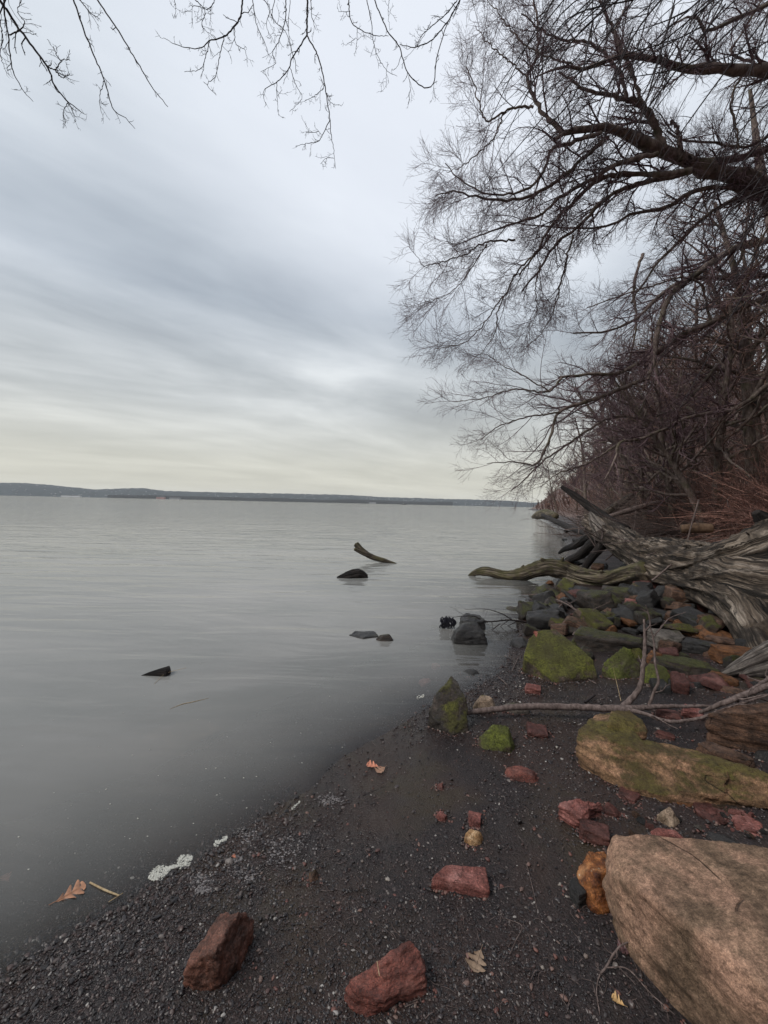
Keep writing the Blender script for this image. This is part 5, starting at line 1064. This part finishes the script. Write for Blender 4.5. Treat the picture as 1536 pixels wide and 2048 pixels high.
TW = [ # (points in photo px, start radius, end radius, depth0, depth1, spurs)
 (c8([(0, 0), (60, 90), (160, 225), (185, 290), (230, 345), (280, 385)]), .007, .002, 2.2, 2.4, 10),
 (c8([(160, 228), (190, 235), (210, 207), (240, 205)]), .0035, .0015, 2.3, 2.3, 4), (c8([(185, 238), (215, 265), (240, 250)]), .003, .0015, 2.3, 2.3, 3), (c8([(205, 205), (190, 180), (182, 160)]), .0025, .0015, 2.3, 2.3, 2),
 (c8([(232, 347), (215, 385), (225, 415)]), .002, .001, 2.35, 2.35, 6), (c8([(235, 350), (250, 385), (258, 400)]), .002, .001, 2.35, 2.35, 3),
 (c8([(10, -10), (28, 130), (45, 240), (80, 310), (112, 345)]), .004, .0012, 2.3, 2.4, 6), (c8([(-5, 60), (10, 130), (0, 180), (15, 230)]), .003, .001, 2.2, 2.2, 5), (c8([(30, 120), (70, 100), (85, 75), (60, 40), (75, 0)]), .003, .0014, 2.2, 2.2, 5),
 (c8([(245, -20), (300, 140), (355, 270), (385, 370), (430, 405), (462, 440)]), .0048, .0012, 2.4, 2.5, 6), (c8([(355, 275), (340, 340), (352, 405)]), .0022, .001, 2.45, 2.45, 3),
 (c8([(318, -20), (410, 115), (470, 215), (520, 300), (573, 365)]), .0045, .0018, 2.5, 2.5, 3), (c8([(265, -10), (310, 45), (340, 62)]), .003, .0015, 2.4, 2.4, 4),
 (c8([(830, -20), (820, 60), (790, 100), (765, 125), (715, 140), (680, 165), (610, 155), (560, 130)]), .006, .0012, 2.8, 2.7, 12),
 (c8([(715, 142), (702, 190), (685, 235), (630, 245)]), .003, .0012, 2.8, 2.8, 5), (c8([(765, 127), (750, 190), (735, 260), (708, 290), (738, 325)]), .003, .0012, 2.8, 2.8, 7), (c8([(708, 290), (695, 280)]), .0015, .001, 2.8, 2.8, 0),
 (c8([(800, 95), (805, 150), (835, 170), (845, 215)]), .0025, .001, 2.8, 2.8, 5), (c8([(660, -10), (700, 40), (690, 90), (740, 130)]), .003, .001, 2.8, 2.8, 9), (c8([(740, -10), (710, 30), (660, 20), (655, 80)]), .003, .001, 2.8, 2.8, 9), (c8([(590, -20), (600, 25), (595, 65)]), .002, .001, 2.8, 2.8, 4),
 (c8([(860, -20), (875, 80), (905, 150), (920, 195)]), .003, .001, 2.9, 2.9, 7), (c8([(890, -10), (920, 30), (910, 90), (940, 150)]), .0028, .001, 2.9, 2.9, 8),
 (c8([(1050, -20), (1047, 120)]), .006, .0055, 2.7, 2.7, 4), (c8([(1047, 120), (1000, 195), (985, 235), (945, 280), (900, 310), (908, 360)]), .0045, .001, 2.7, 2.7, 9), (c8([(945, 280), (945, 330), (952, 395)]), .0022, .001, 2.7, 2.7, 4),
 (c8([(1047, 120), (1080, 180), (1100, 245), (1112, 310), (1125, 400), (1130, 460), (1140, 520), (1145, 575)]), .0048, .001, 2.7, 2.6, 9),
 (c8([(1125, 410), (1088, 480), (1045, 490), (1008, 500)]), .0028, .001, 2.65, 2.65, 6), (c8([(1088, 450), (1045, 452)]), .0018, .001, 2.65, 2.65, 3), (c8([(1140, 540), (1115, 540), (1094, 558)]), .0016, .001, 2.6, 2.6, 2), (c8([(1112, 320), (1130, 350), (1156, 360)]), .002, .001, 2.65, 2.65, 3), (c8([(1105, 300), (1075, 325), (1042, 345)]), .0022, .001, 2.65, 2.65, 4),
 (c8([(988, 225), (1010, 290), (1030, 335), (990, 380)]), .0022, .001, 2.7, 2.7, 5), (c8([(975, -20), (975, 60), (955, 130), (930, 180), (940, 215), (890, 245)]), .0038, .001, 2.8, 2.8, 12), (c8([(1060, -10), (1065, 60), (1080, 105)]), .0025, .001, 2.7, 2.7, 4),
 (c8([(990, 0), (985, 100), (1000, 190)]), .002, .001, 2.8, 2.8, 5), (c8([(940, -10), (930, 60), (975, 110), (1000, 190)]), .0025, .0015, 2.8, 2.7, 5),
 (c8([(1190, -20), (1195, 60), (1220, 95), (1275, 120), (1325, 122)]), .0038, .0015, 2.9, 2.9, 6), (c8([(1195, 40), (1155, 40)]), .0015, .001, 2.9, 2.9, 2), (c8([(1220, 95), (1218, 130), (1215, 185)]), .002, .001, 2.9, 2.9, 2), (c8([(1215, 130), (1180, 155)]), .0015, .001, 2.9, 2.9, 1), (c8([(1250, -10), (1268, 80), (1280, 170), (1320, 240), (1355, 260)]), .003, .001, 2.9, 2.9, 6), (c8([(1278, 150), (1265, 195)]), .0015, .001, 2.9, 2.9, 1), (c8([(1318, 240), (1318, 300)]), .0015, .001, 2.9, 2.9, 2),
 (c8([(1270, -20), (1320, 100), (1360, 155), (1375, 200), (1395, 255), (1450, 300), (1480, 280), (1490, 200), (1520, 100), (1545, 40)]), .0042, .003, 3.0, 3.0, 10), (c8([(1395, 255), (1400, 300), (1394, 355)]), .002, .001, 3.0, 3.0, 3), (c8([(1330, -20), (1325, 40), (1330, 100)]), .002, .001, 3, 3, 2), (c8([(1480, 285), (1482, 330)]), .0015, .001, 3.0, 3.0, 2),
 (c8([(1600, -60), (1536, 60), (1480, 130), (1420, 160), (1365, 150)]), .0055, .002, 3.1, 3.0, 10), (c8([(1470, 75), (1440, 130), (1370, 220)]), .002, .001, 3.0, 3.0, 4), (c8([(1560, 0), (1520, 50), (1450, 110), (1420, 160)]), .004, .002, 3.1, 3.0, 8)]
rg = np.random.default_rng(17)
for (pts, r0, r1, d0, d1, ns) in TW:
    n = len(pts); W = [A3(x, y, d0 + (d1 - d0) * i / (n - 1)) for i, (x, y) in enumerate(pts)]
    R = list(np.linspace(r0, r1, n))
    if pts[0][1] < 0 or pts[0][0] <= 0:                   # continue up to the limb overhead
        q = Vector(W[0]); k_ = int(np.argmin(np.abs(LP[:, 0] - q.x * .8))); l_ = Vector(LP[k_]); mid = q.lerp(l_, .5) + Vector((rg.normal() * .12, .12 + rg.normal() * .08, 0))
        PU, RU = spline([tuple(l_), tuple(mid), tuple(q)], [r0 * 2.2, r0 * 1.5, r0], 12)
    else: PU = None
    P, Rr = spline(W, R, 5 * n + 6); P = P + rg.normal(size=P.shape) * .0016; tb = Tubes(); tb.add(P, Rr, 6)
    if PU is not None:
        PU[-1] = P[0]; tb.add(PU, RU, 6); a1, b1 = grow(PU[None], RU[None], 7, (.08, .35), (.5, 1.1), 6, .15, .95, (0, 0, -.03), .2, .5, .0014, .4, rng=rg); tb.add_batch(a1, b1, 4)
    if ns:
        Pn = P; Rn = Rr
        a1, b1 = grow(Pn[None], Rn[None], ns + 2, (.03, .12), (.5, 1.1), 5, .12, 1, (0, 0, .05), .28, .6, .0011, .6, rng=rg); tb.add_batch(a1, b1, 4)
        a2, b2 = grow(a1, b1, 3, (.012, .045), (.4, 1.0), 4, .3, 1, (0, 0, .05), .3, .7, .0009, .7, rng=rg); tb.add_batch(a2, b2, 4)
    child('twig', tb.mesh('twig'), NEARTWIG, hang)
# long straight shoots sweeping down from the upper right
tb = Tubes()
for i in range(130):
    x0 = rg.uniform(1000, 2050); y0 = rg.uniform(-160, 80) if x0 < 1560 else rg.uniform(-160, 420); a_ = math.radians(rg.normal(128, 9)); L = rg.uniform(260, 640); Y1 = rg.uniform(3.0, 5.2)
    x1 = x0 + math.cos(a_) * L; y1 = y0 + math.sin(a_) * L
    if x1 < 940: continue
    bend = rg.normal(0, 18); pts = [A3(x0, y0, Y1 + .3), A3((x0 + x1) / 2 + bend, (y0 + y1) / 2 + bend, Y1 + .1), A3(x1, y1, Y1)]
    r_ = rg.uniform(.005, .010); P, Rr = spline(pts, [r_, r_ * .75, r_ * .3], 14); tb.add(P, Rr, 5)
    a1, b1 = grow(P[None], Rr[None], 8, (.12, .45), (.35, .8), 5, .2, 1, (-.03, 0, -.03), .12, .55, .0014, .5, rng=rg); tb.add_batch(a1, b1, 3)
o = child('shoots', tb.mesh('shoots'), NEARTWIG, hang); o['kind'] = 'stuff'

# ------------------------------------------------------------------ big leaning shore tree
def c1(pts): return [(820 + x * .4661, y * .4661) for x, y in pts]
def c2(pts): return [(820 + x * .4661, 480 + y * .4661) for x, y in pts]
bt = empty('shore_tree', (13.6, 9.9, gh(13.6, 9.9))); tag(bt, 'huge bare leaning tree whose crown sweeps over the water from the right', 'tree')
def traced(root, lst, twigmat, levels, seed, limbname='limb', barkmat=BARK, rs=0.66, trunk=None, trr=None):
    rg = np.random.default_rng(seed); tw = Tubes()
    TP, TR = spline(trunk, trr, 60); t = Tubes(); t.add(TP, TR * (1 + .03 * rg.normal(size=60)), 16); child('trunk', t.mesh('trunk'), barkmat, root)
    for (pts, r0, r1, d0, d1) in lst:
        n = len(pts); W = [A3(x, y, d0 + (d1 - d0) * i / (n - 1)) for i, (x, y) in enumerate(pts)]; RR0 = list(np.linspace(r0, r1, n) * rs)
        if pts[0][0] > 1536:
            dd = np.linalg.norm((TP - np.array(W[0])) * np.array([1, 1, 1.3]), axis=1); k_ = int(np.argmin(dd))
            W = [tuple(TP[k_])] + W; RR0 = [min(RR0[0] * 1.1, TR[k_])] + RR0
        P, Rr = spline(W, RR0, 36); P[1:-1] += rg.normal(size=P[1:-1].shape) * .009; Rr = Rr * (1 + .12 * rg.normal(size=len(Rr)) * (Rr > .03))
        t = Tubes(); t.add(P, Rr, 10 if r0 > .08 else 7); child(limbname, t.mesh(limbname), barkmat, root)
        L = float(np.linalg.norm(np.diff(P, axis=0), axis=1).sum()); Bp, Br = P[None], Rr[None]
        for li, (per_m, ln, ang, trop, npt, sides, rmin, jit) in enumerate(levels):
            nc = max(2, int(round(per_m * (L if li == 0 else 1))))
            Bp, Br = grow(Bp, Br, nc, ln, ang, npt, .12 if li == 0 else .2, 1.0, trop, jit, .48 if li == 0 else .55, rmin, .4, rng=rg)
            tw.add_batch(Bp, Br, sides)
    o = child('twigs', tw.mesh('twigs'), twigmat, root); o['kind'] = 'stuff'
LV = [(5.6, (.38, 1.05), (.35, .95), (-.02, -.02, -.05), 7, 4, .0042, .12), (10, (.22, .58), (.4, 1.0), (-.02, 0, .0), 5, 3, .0022, .15), (7, (.10, .29), (.4, 1.0), (0, 0, .02), 3, 3, .0017, .2)]
traced(bt, [
 (c1([(2300, 1500), (1900, 1200), (1600, 900), (1450, 780), (1300, 735), (1190, 690), (1060, 640), (940, 590), (830, 548), (700, 560), (620, 600)]), .44, .05, 9.0, 6.4),
 (c1([(1700, 620), (1400, 680), (1250, 700), (1190, 690)]), .13, .16, 8.4, 7.6),
 (c1([(1090, 640), (1050, 530), (990, 450), (930, 430), (860, 410), (740, 380), (640, 310)]), .15, .03, 7.4, 6.8),
 (c1([(990, 450), (970, 370), (900, 180), (840, 60), (790, -60)]), .08, .03, 7.3, 7.0),
 (c1([(930, 430), (905, 330), (830, 230), (760, 180), (640, 170), (560, 120), (480, 60)]), .07, .02, 7.2, 6.6),
 (c1([(650, 570), (570, 480), (520, 400), (505, 330), (540, 240), (550, 130), (530, -20)]), .075, .03, 6.7, 6.8),
 (c1([(530, 460), (470, 460), (400, 480), (330, 520), (300, 450), (270, 350), (240, 280)]), .045, .012, 6.6, 6.5),
 (c1([(400, 490), (360, 590), (240, 700), (160, 740)]), .028, .010, 6.6, 6.4),
 (c1([(500, 330), (400, 240), (330, 180), (280, 110)]), .03, .010, 6.7, 6.9),
 (c1([(850, 590), (760, 660), (680, 740), (560, 820), (430, 860), (300, 850), (200, 820), (110, 840)]), .085, .015, 7.0, 6.3),
 (c1([(820, 570), (700, 610), (610, 640), (580, 720), (520, 800), (430, 830), (330, 830), (230, 780), (150, 700)]), .07, .014, 6.8, 6.2),
 (c1([(1060, 660), (900, 700), (760, 780), (640, 850), (560, 920), (440, 960), (330, 1000), (180, 1060)]), .09, .014, 7.2, 6.6),
 (c1([(1200, 735), (1050, 750), (900, 745), (790, 785), (690, 880), (600, 980), (550, 1070), (470, 1180)]), .11, .03, 7.5, 7.0),
 (c1([(1180, 745), (950, 800), (820, 870), (740, 960), (620, 1050), (560, 1150), (480, 1250)]), .095, .03, 7.8, 7.2),
 (c1([(1550, 840), (1350, 805), (1200, 830), (1100, 890), (940, 920), (860, 970), (720, 980), (560, 970), (370, 950)]), .10, .014, 8.2, 7.6),
 (c1([(1700, 780), (1400, 855), (1280, 920), (1150, 1040), (1060, 1130), (950, 1300)]), .10, .04, 8.6, 8.2),
 (c1([(1900, 320), (1600, 300), (1430, 300), (1300, 295), (1160, 290), (1060, 265), (980, 240), (880, 250), (750, 300), (640, 290), (540, 330)]), .20, .02, 7.2, 6.0),
 (c1([(1700, 560), (1440, 630), (1300, 610), (1180, 600), (1100, 560)]), .06, .03, 7.9, 7.6),
 (c1([(1750, -80), (1536, 20), (1380, 90), (1270, 130), (1240, 80), (1190, 70), (1100, 120)]), .08, .02, 7.0, 6.4),
 (c1([(1480, 270), (1380, 230), (1420, 150), (1500, 20), (1540, -60)]), .05, .03, 7.4, 7.6),
 (c1([(1430, 310), (1380, 430), (1400, 560), (1410, 640)]), .05, .03, 7.4, 7.6),
 (c1([(900, 240), (880, 130), (920, 40), (940, -60)]), .04, .02, 6.8, 7), (c1([(700, 280), (560, 230), (450, 150), (380, 60), (330, 0)]), .035, .01, 6.4, 6.6), (c1([(1160, 690), (1150, 560), (1120, 515)]), .07, .05, 7.5, 7.4),
 (c2([(600, -20), (560, 40), (480, 110), (420, 210), (380, 300), (365, 400), (300, 500)]), .045, .010, 7.2, 6.8),
 (c2([(700, -20), (655, 150), (630, 260), (580, 380), (500, 460)]), .04, .010, 7.4, 7.0),
 (c2([(450, 0), (330, 10), (240, 60), (150, 90), (60, 110), (35, 75)]), .035, .008, 6.8, 6.3),
 (c2([(400, 240), (330, 340), (250, 430), (160, 460), (110, 465)]), .025, .008, 6.8, 6.6),
 (c2([(560, 100), (540, 200), (545, 300), (510, 400)]), .025, .008, 7.0, 6.8), (c2([(330, 20), (220, 180), (150, 240), (60, 270)]), .02, .007, 6.8, 6.4),
], TWIG, LV, 5, rs=.46, trunk=[(13.6, 9.9, gh(13.6, 9.9) - .3), (13.1, 9.4, 4.2), (12.6, 9.1, 7.2), (12.3, 8.9, 10), (12.0, 8.8, 13.5), (11.9, 8.9, 16.5)], trr=[.42, .33, .29, .22, .14, .06])
bt2 = empty('shore_tree', (14.5, 13.5, gh(14.5, 13.5))); tag(bt2, 'second bare shore tree with low limbs reaching left just above the horizon', 'tree')
LV2 = [(3.4, (.7, 2.0), (.35, .9), (-.10, -.02, -.04), 7, 4, .006, .13), (8, (.35, .95), (.4, 1.0), (-.08, 0, .0), 6, 3, .0035, .15), (6, (.15, .42), (.4, 1.0), (-.02, 0, .02), 3, 3, .0023, .2)]
traced(bt2, [
 (c2([(1700, -40), (1500, 10), (1380, 40), (1280, 110), (1180, 180), (1110, 250), (1060, 400), (1050, 500), (1020, 600)]), .16, .07, 12.5, 11),
 (c2([(1750, 130), (1536, 150), (1400, 160), (1200, 170), (1080, 230), (980, 330), (850, 390), (700, 400)]), .14, .03, 13, 11),
 (c2([(1700, 180), (1536, 250), (1420, 290), (1300, 350), (1180, 400), (1090, 460), (1000, 520), (900, 570), (780, 575), (640, 590)]), .18, .05, 12.5, 11),
 (c2([(650, 590), (590, 650), (450, 640), (330, 675), (190, 695)]), .05, .01, 11, 10.5), (c2([(600, 650), (480, 580), (400, 540), (330, 490)]), .03, .01, 10.8, 10.5),
 (c2([(1000, 600), (800, 680), (640, 740), (600, 850), (540, 960), (440, 950), (330, 960)]), .09, .012, 11.5, 11), (c2([(640, 740), (500, 760), (380, 800), (300, 860)]), .04, .012, 11.2, 11),
 (c2([(1536, 620), (1400, 720), (1200, 760), (1000, 850), (900, 870), (880, 940), (830, 1040)]), .10, .03, 12, 11), (c2([(1060, 780), (870, 760), (700, 860), (560, 960), (480, 1040), (430, 1080)]), .07, .012, 12, 11.5), (c2([(900, 870), (760, 960), (640, 1000), (560, 1060)]), .05, .012, 11.6, 11.2),
 (c2([(1536, 400), (1420, 440), (1300, 560), (1180, 700), (1050, 760)]), .09, .04, 13, 12), (c2([(1000, 60), (960, 200), (970, 380), (930, 560), (900, 700)]), .07, .03, 12, 11.8), (c2([(1290, 350), (1250, 200), (1170, 160), (1060, 190), (900, 240), (760, 290)]), .06, .02, 12, 11),
], TWIG, LV2, 6, trunk=[(14.5, 13.5, gh(14.5, 13.5) - .3), A3(1596, 850, 13.5), A3(1575, 650, 13.5), A3(1550, 480, 13.5), A3(1520, 330, 13.5), A3(1500, 180, 13.5)], trr=[.28, .23, .20, .17, .12, .05])

# ------------------------------------------------------------------ hillside trees (shared variants)
def grow_tree(seed, H, lean):
    rg = np.random.default_rng(seed); t = Tubes(); n = 12; P = np.zeros((n, 3)); d = np.array([lean * .3, 0, 1.0])
    for k in range(1, n):
        d = unit(d + np.array([lean * .05, 0, .02]) + rg.normal(size=3) * .06); P[k] = P[k - 1] + d * H * .8 / (n - 1)
    P[:, 2] -= 0.2
    R = np.linspace(H * .016, H * .004, n); t.add(P, R, 9); trunk = t
    tw = Tubes(); a, b_ = grow(P[None], R[None], 17, (H * .22, H * .42), (.5, 1.1), 8, .25, 1, (lean * .10, 0, .08), .15, .55, .018, .3, rng=rg)
    limbs = Tubes(); limbs.add_batch(a, b_, 5)
    a2, b2 = grow(a, b_, 7, (H * .07, H * .17), (.4, 1), 6, .2, 1, (0, 0, .06), .2, .6, .009, .4, rng=rg); tw.add_batch(a2, b2, 3)
    a3, b3 = grow(a2, b2, 7, (H * .03, H * .08), (.4, 1), 4, .15, 1, (0, 0, .05), .25, .6, .006, .5, rng=rg); tw.add_batch(a3, b3, 3)
    return trunk.mesh('trunk'), limbs.mesh('limbs'), tw.mesh('twigs')
TV = []
for i, (H, lean) in enumerate([(12, -.8), (14, -.4), (11, -1.0), (15, -.2)]):
    ms = grow_tree(40 + i, H, lean)
    ms[0].materials.append(BARK); ms[1].materials.append(BARK); ms[2].materials.append(REDTWIG if i % 2 else TWIG); TV.append(ms)
def place_tree(i, x, y, s, rz, label, grp):
    root = empty('bare_tree', (x, y, gh(x, y) - .1)); root.scale = (s, s, s); root.rotation_euler = (0, 0, rz)
    for nm, me in zip(('trunk', 'limbs', 'twigs'), TV[i]):
        o = link(nm, me, None, root)
        if nm == 'twigs': o['kind'] = 'stuff'
    return tag(root, label, 'tree', grp)
k = 0; hero = [(1420, 12), (1360, 14), (1325, 22), (1490, 21), (1400, 24), (1530, 16), (1310, 16), (1345, 19), (1390, 15), (1440, 13), (1475, 17), (1510, 12.5), (1265, 30), (1230, 38), (1290, 25)]
HL = ['bare tree just behind the rotten log', 'bare tree above the pile of dead branches', 'thin bare tree between the slim one and its neighbour', 'bare tree near the right edge, second row', 'bare tree deep in the wood above the propped log', 'bare tree at the very right edge', 'slim bare tree standing behind the fork of crossing limbs', 'bare tree right of the slim one on the slope', 'bare tree above the brush where the pole leans', 'bare tree with pale trunk over the pink stems', 'thin bare tree near the right edge farther up', 'bare tree hard by the right edge above the litter', 'bare tree far along the bank, left of centre of the wood', 'leftmost clear trunk along the receding bank', 'bare tree between the far bank trees and the slim one']
for (px, Y_), lb in zip(hero, HL):
    p = at(px, 1000, Y_); place_tree(k % 4, p.x, p.y, rnd.uniform(.6, .85) if Y_ < 22 else rnd.uniform(.7, 1), rnd.uniform(-.6, .6), lb, None); k += 1
for i in range(70):
    y = math.exp(rnd.uniform(math.log(17), math.log(150))); i0 = np.interp(y, SH[12:28, 1], SH[12:28, 0]); x = i0 + rnd.uniform(3.5, 16 + y * .14)
    if x / y > 1.35: x = y * rnd.uniform(.7, 1.3)
    if sdist(np.array([x]), np.array([y]))[0] < 2.5: continue
    place_tree(rnd.randrange(4), x, y, rnd.uniform(.5, .95), rnd.uniform(-.8, .8), 'bare tree in the dense wood on the bank', 'bare trees on the wooded bank')
for i in range(26):
    x, y = rnd.uniform(7.5, 26), rnd.uniform(-3, 15)
    if x / max(y, .1) < 1.15 and y > 0: continue
    if sdist(np.array([x]), np.array([y]))[0] < 4.2 or math.hypot(x - 7.5, y + 1.5) < 1.5: continue
    place_tree(rnd.randrange(4), x, y, rnd.uniform(.45, .8), rnd.uniform(-.8, .8), 'bare tree in the dense wood on the bank', 'bare trees on the wooded bank')
# far wood on the headland
t = Tubes(); rg = np.random.default_rng(9)
S0 = SH[20:]
for i in range(750):
    y = math.exp(rg.uniform(math.log(90), math.log(620))); sx = np.interp(y, SH[24:30, 1], SH[24:30, 0]); x = sx + rg.uniform(2, 60) * (y / 150)
    if x / y > .9: continue
    z = gh(x, y); H = rg.uniform(6, 10) * min(1, max(.28, (x - sx) / (22 + y * .05))); P = np.array([(x, y, z - .3), (x - .5, y, z + H * .5), (x - .8, y, z + H)]); R = np.array([.2, .12, .03]); t.add(P, R, 3)
    a1, b1 = grow(P[None], R[None], 12, (H * .25, H * .5), (.5, 1.1), 3, .2, 1, (0, 0, .1), .25, .7, .05 + y * .00025, .5, rng=rg); t.add_batch(a1, b1, 3)
tag(link('far_wood', t.mesh('far_wood'), REDTWIG), 'bare wood covering the distant headland', 'wood', kind='stuff')

# ------------------------------------------------------------------ brush and stems on the bank
def brush(name, label, n, reg, ln, mat, lean, rad, cat, seed, kids=3, curve=.12):
    rg = np.random.default_rng(seed); xs, ys = [], []
    while len(xs) < n:
        q = reg(rg)
        if q is not None: xs.append(q[0]); ys.append(q[1])
    xs, ys = np.array(xs), np.array(ys); z = ground_h(xs, ys) - .03; m_ = 6; D_ = rg.normal(size=(n, 3)) * .5 + np.array(lean); D_[:, 2] = np.abs(D_[:, 2]); D_ = unit(D_)
    L = rg.uniform(*ln, n); P = np.empty((n, m_, 3)); P[:, 0] = np.stack([xs, ys, z], -1)
    for k_ in range(1, m_):
        D_ = unit(D_ + rg.normal(size=(n, 3)) * curve + np.array([0, 0, -.06])); P[:, k_] = P[:, k_ - 1] + D_ * (L / (m_ - 1))[:, None]
    sc = np.clip(ys / 10, .8, 6) ** .6
    R = (rad * sc * rg.uniform(.6, 1.3, n))[:, None] * np.linspace(1, .4, m_)[None]; t = Tubes(); t.add_batch(P, R, 3)
    if kids:
        a1, b1 = grow(P, R, kids, (ln[0] * .3, ln[1] * .4), (.3, .9), 4, .25, 1, (0, 0, 0), .2, .6, rad * .5, .5, rng=rg); b1 = np.maximum(b1, (rad * .45 * np.repeat(sc, kids))[:, None]); t.add_batch(a1, b1, 3)
    return tag(link(name, t.mesh(name), mat), label, cat, kind='stuff')
def bank(y0, y1, d0, d1):
    def f(rg):
        y = math.exp(rg.uniform(math.log(y0), math.log(y1))); x = np.interp(y, SH[12:28, 1], SH[12:28, 0]) + rg.uniform(0, d1 * 1.6 + y * .35)
        if x / y > 1.25: return None
        d = sdist(np.array([x]), np.array([y]))[0]
        return (x, y) if d0 < d < d1 + y * .1 else None
    return f
brush('undergrowth', 'tangled reddish brown undergrowth on the bank', 5600, bank(10, 70, 3.6, 12), (.7, 2.6), REDTWIG, (-.3, -.1, .9), .0055, 'undergrowth', 21, 2)
brush('pale_stems', 'dry pinkish arching stems over the litter behind the fallen tree', 520, lambda rg: (lambda q: (q.x, q.y) if q.y < 20 else None)(gp(rg.uniform(1330, 1660), rg.uniform(985, 1062))), (.9, 2.4), STRAW, (-.9, -.2, .40), .0085, 'stems', 22, 2, .09)
brush('dead_branches', 'heap of grey dead branches strewn on the bank behind the fallen tree', 420, lambda rg: (lambda q: (q.x, q.y) if q.y < 26 else None)(gp(rg.uniform(1150, 1440), rg.uniform(1022, 1072))), (1.2, 3.6), STICK, (-1.0, .1, .14), .014, 'branches', 23, 3, .07)
def side(rg):
    x, y = rg.uniform(4.5, 26), rg.uniform(-4, 16); d = sdist(np.array([x]), np.array([y]))[0]
    return (x, y) if d > 3.4 and (y < 0 or x / y > .95) else None
brush('brush', 'reddish brush on the slope beside the beach', 1500, side, (.5, 1.8), REDTWIG, (-.3, -.1, .9), .005, 'undergrowth', 27, 2)
# leaf litter flakes
rg = np.random.default_rng(31); V, F_ = [], []
fb = bank(6.5, 40, 2.9, 9)
for i in range(14000):
    q = fb(rg) if i % 14 < 9 else side(rg)
    if q is None: continue
    z = gh(*q) + rg.uniform(.0, .04); s = rg.uniform(.03, .075) * max(.7, min(2.5, max(q[1], q[0]) / 10)); n_ = Vector(rg.normal(size=3)) * .45 + Vector((0, 0, 1)); n_.normalize(); u_ = n_.orthogonal().normalized(); u_.rotate(Matrix.Rotation(rg.uniform(0, 6), 3, n_)); v_ = n_.cross(u_); o_ = len(V); c_ = Vector((q[0], q[1], z))
    V += [c_ - u_ * s, c_ + v_ * s * .5 + n_ * s * .2, c_ + u_ * s, c_ - v_ * s * .5 + n_ * s * .2]; F_.append((o_, o_ + 1, o_ + 2, o_ + 3))
lm, nt, b = new_mat('fallen_leaves'); gn = nd(nt, 'ShaderNodeNewGeometry'); lk(nt, ramp(nt, gn.outputs['Random Per Island'], [(0, (.05, .024, .018)), (.5, (.12, .058, .042)), (.8, (.21, .11, .08)), (1, (.3, .19, .15))]), b.inputs['Base Color']); b.inputs['Roughness'].default_value = .8
tag(link('leaf_litter', poly_mesh('leaf_litter', V, F_), lm), 'rust coloured dead leaves carpeting the bank', 'leaves', kind='stuff')

# ------------------------------------------------------------------ haze
hb = poly_mesh('haze', [(x, y, z) for z in (-4.6, 215) for (x, y) in ((-9500, -9200), (9500, -9200), (9500, 9200), (-9500, 9200))], [(3, 2, 1, 0), (4, 5, 6, 7), (0, 1, 5, 4), (1, 2, 6, 5), (2, 3, 7, 6), (3, 0, 4, 7)])
hm_ = bpy.data.materials.new('haze_air'); hm_.use_nodes = True; nt = hm_.node_tree; nt.nodes.clear(); mo = nd(nt, 'ShaderNodeOutputMaterial'); pv = nd(nt, 'ShaderNodeVolumePrincipled')
pv.inputs['Color'].default_value = (0.78, 0.84, 0.92, 1); pv.inputs['Density'].default_value = 0.000035; lk(nt, pv.outputs[0], mo.inputs['Volume'])
tag(link('haze', hb, hm_), 'thin pale haze over the river', 'haze', kind='stuff')

# two stones whose labels read alike are told apart by which is nearer
byl = {}
for o in COL.objects:
    if o.get('category') == 'stone': byl.setdefault(o['label'], []).append(o)
for lb, L in byl.items():
    if len(L) == 2:
        L.sort(key=lambda o: o.location.y)
        for o, wd in zip(L, ('nearer', 'farther')): o['label'] = ' '.join((wd + ' ' + lb).split()[:16])
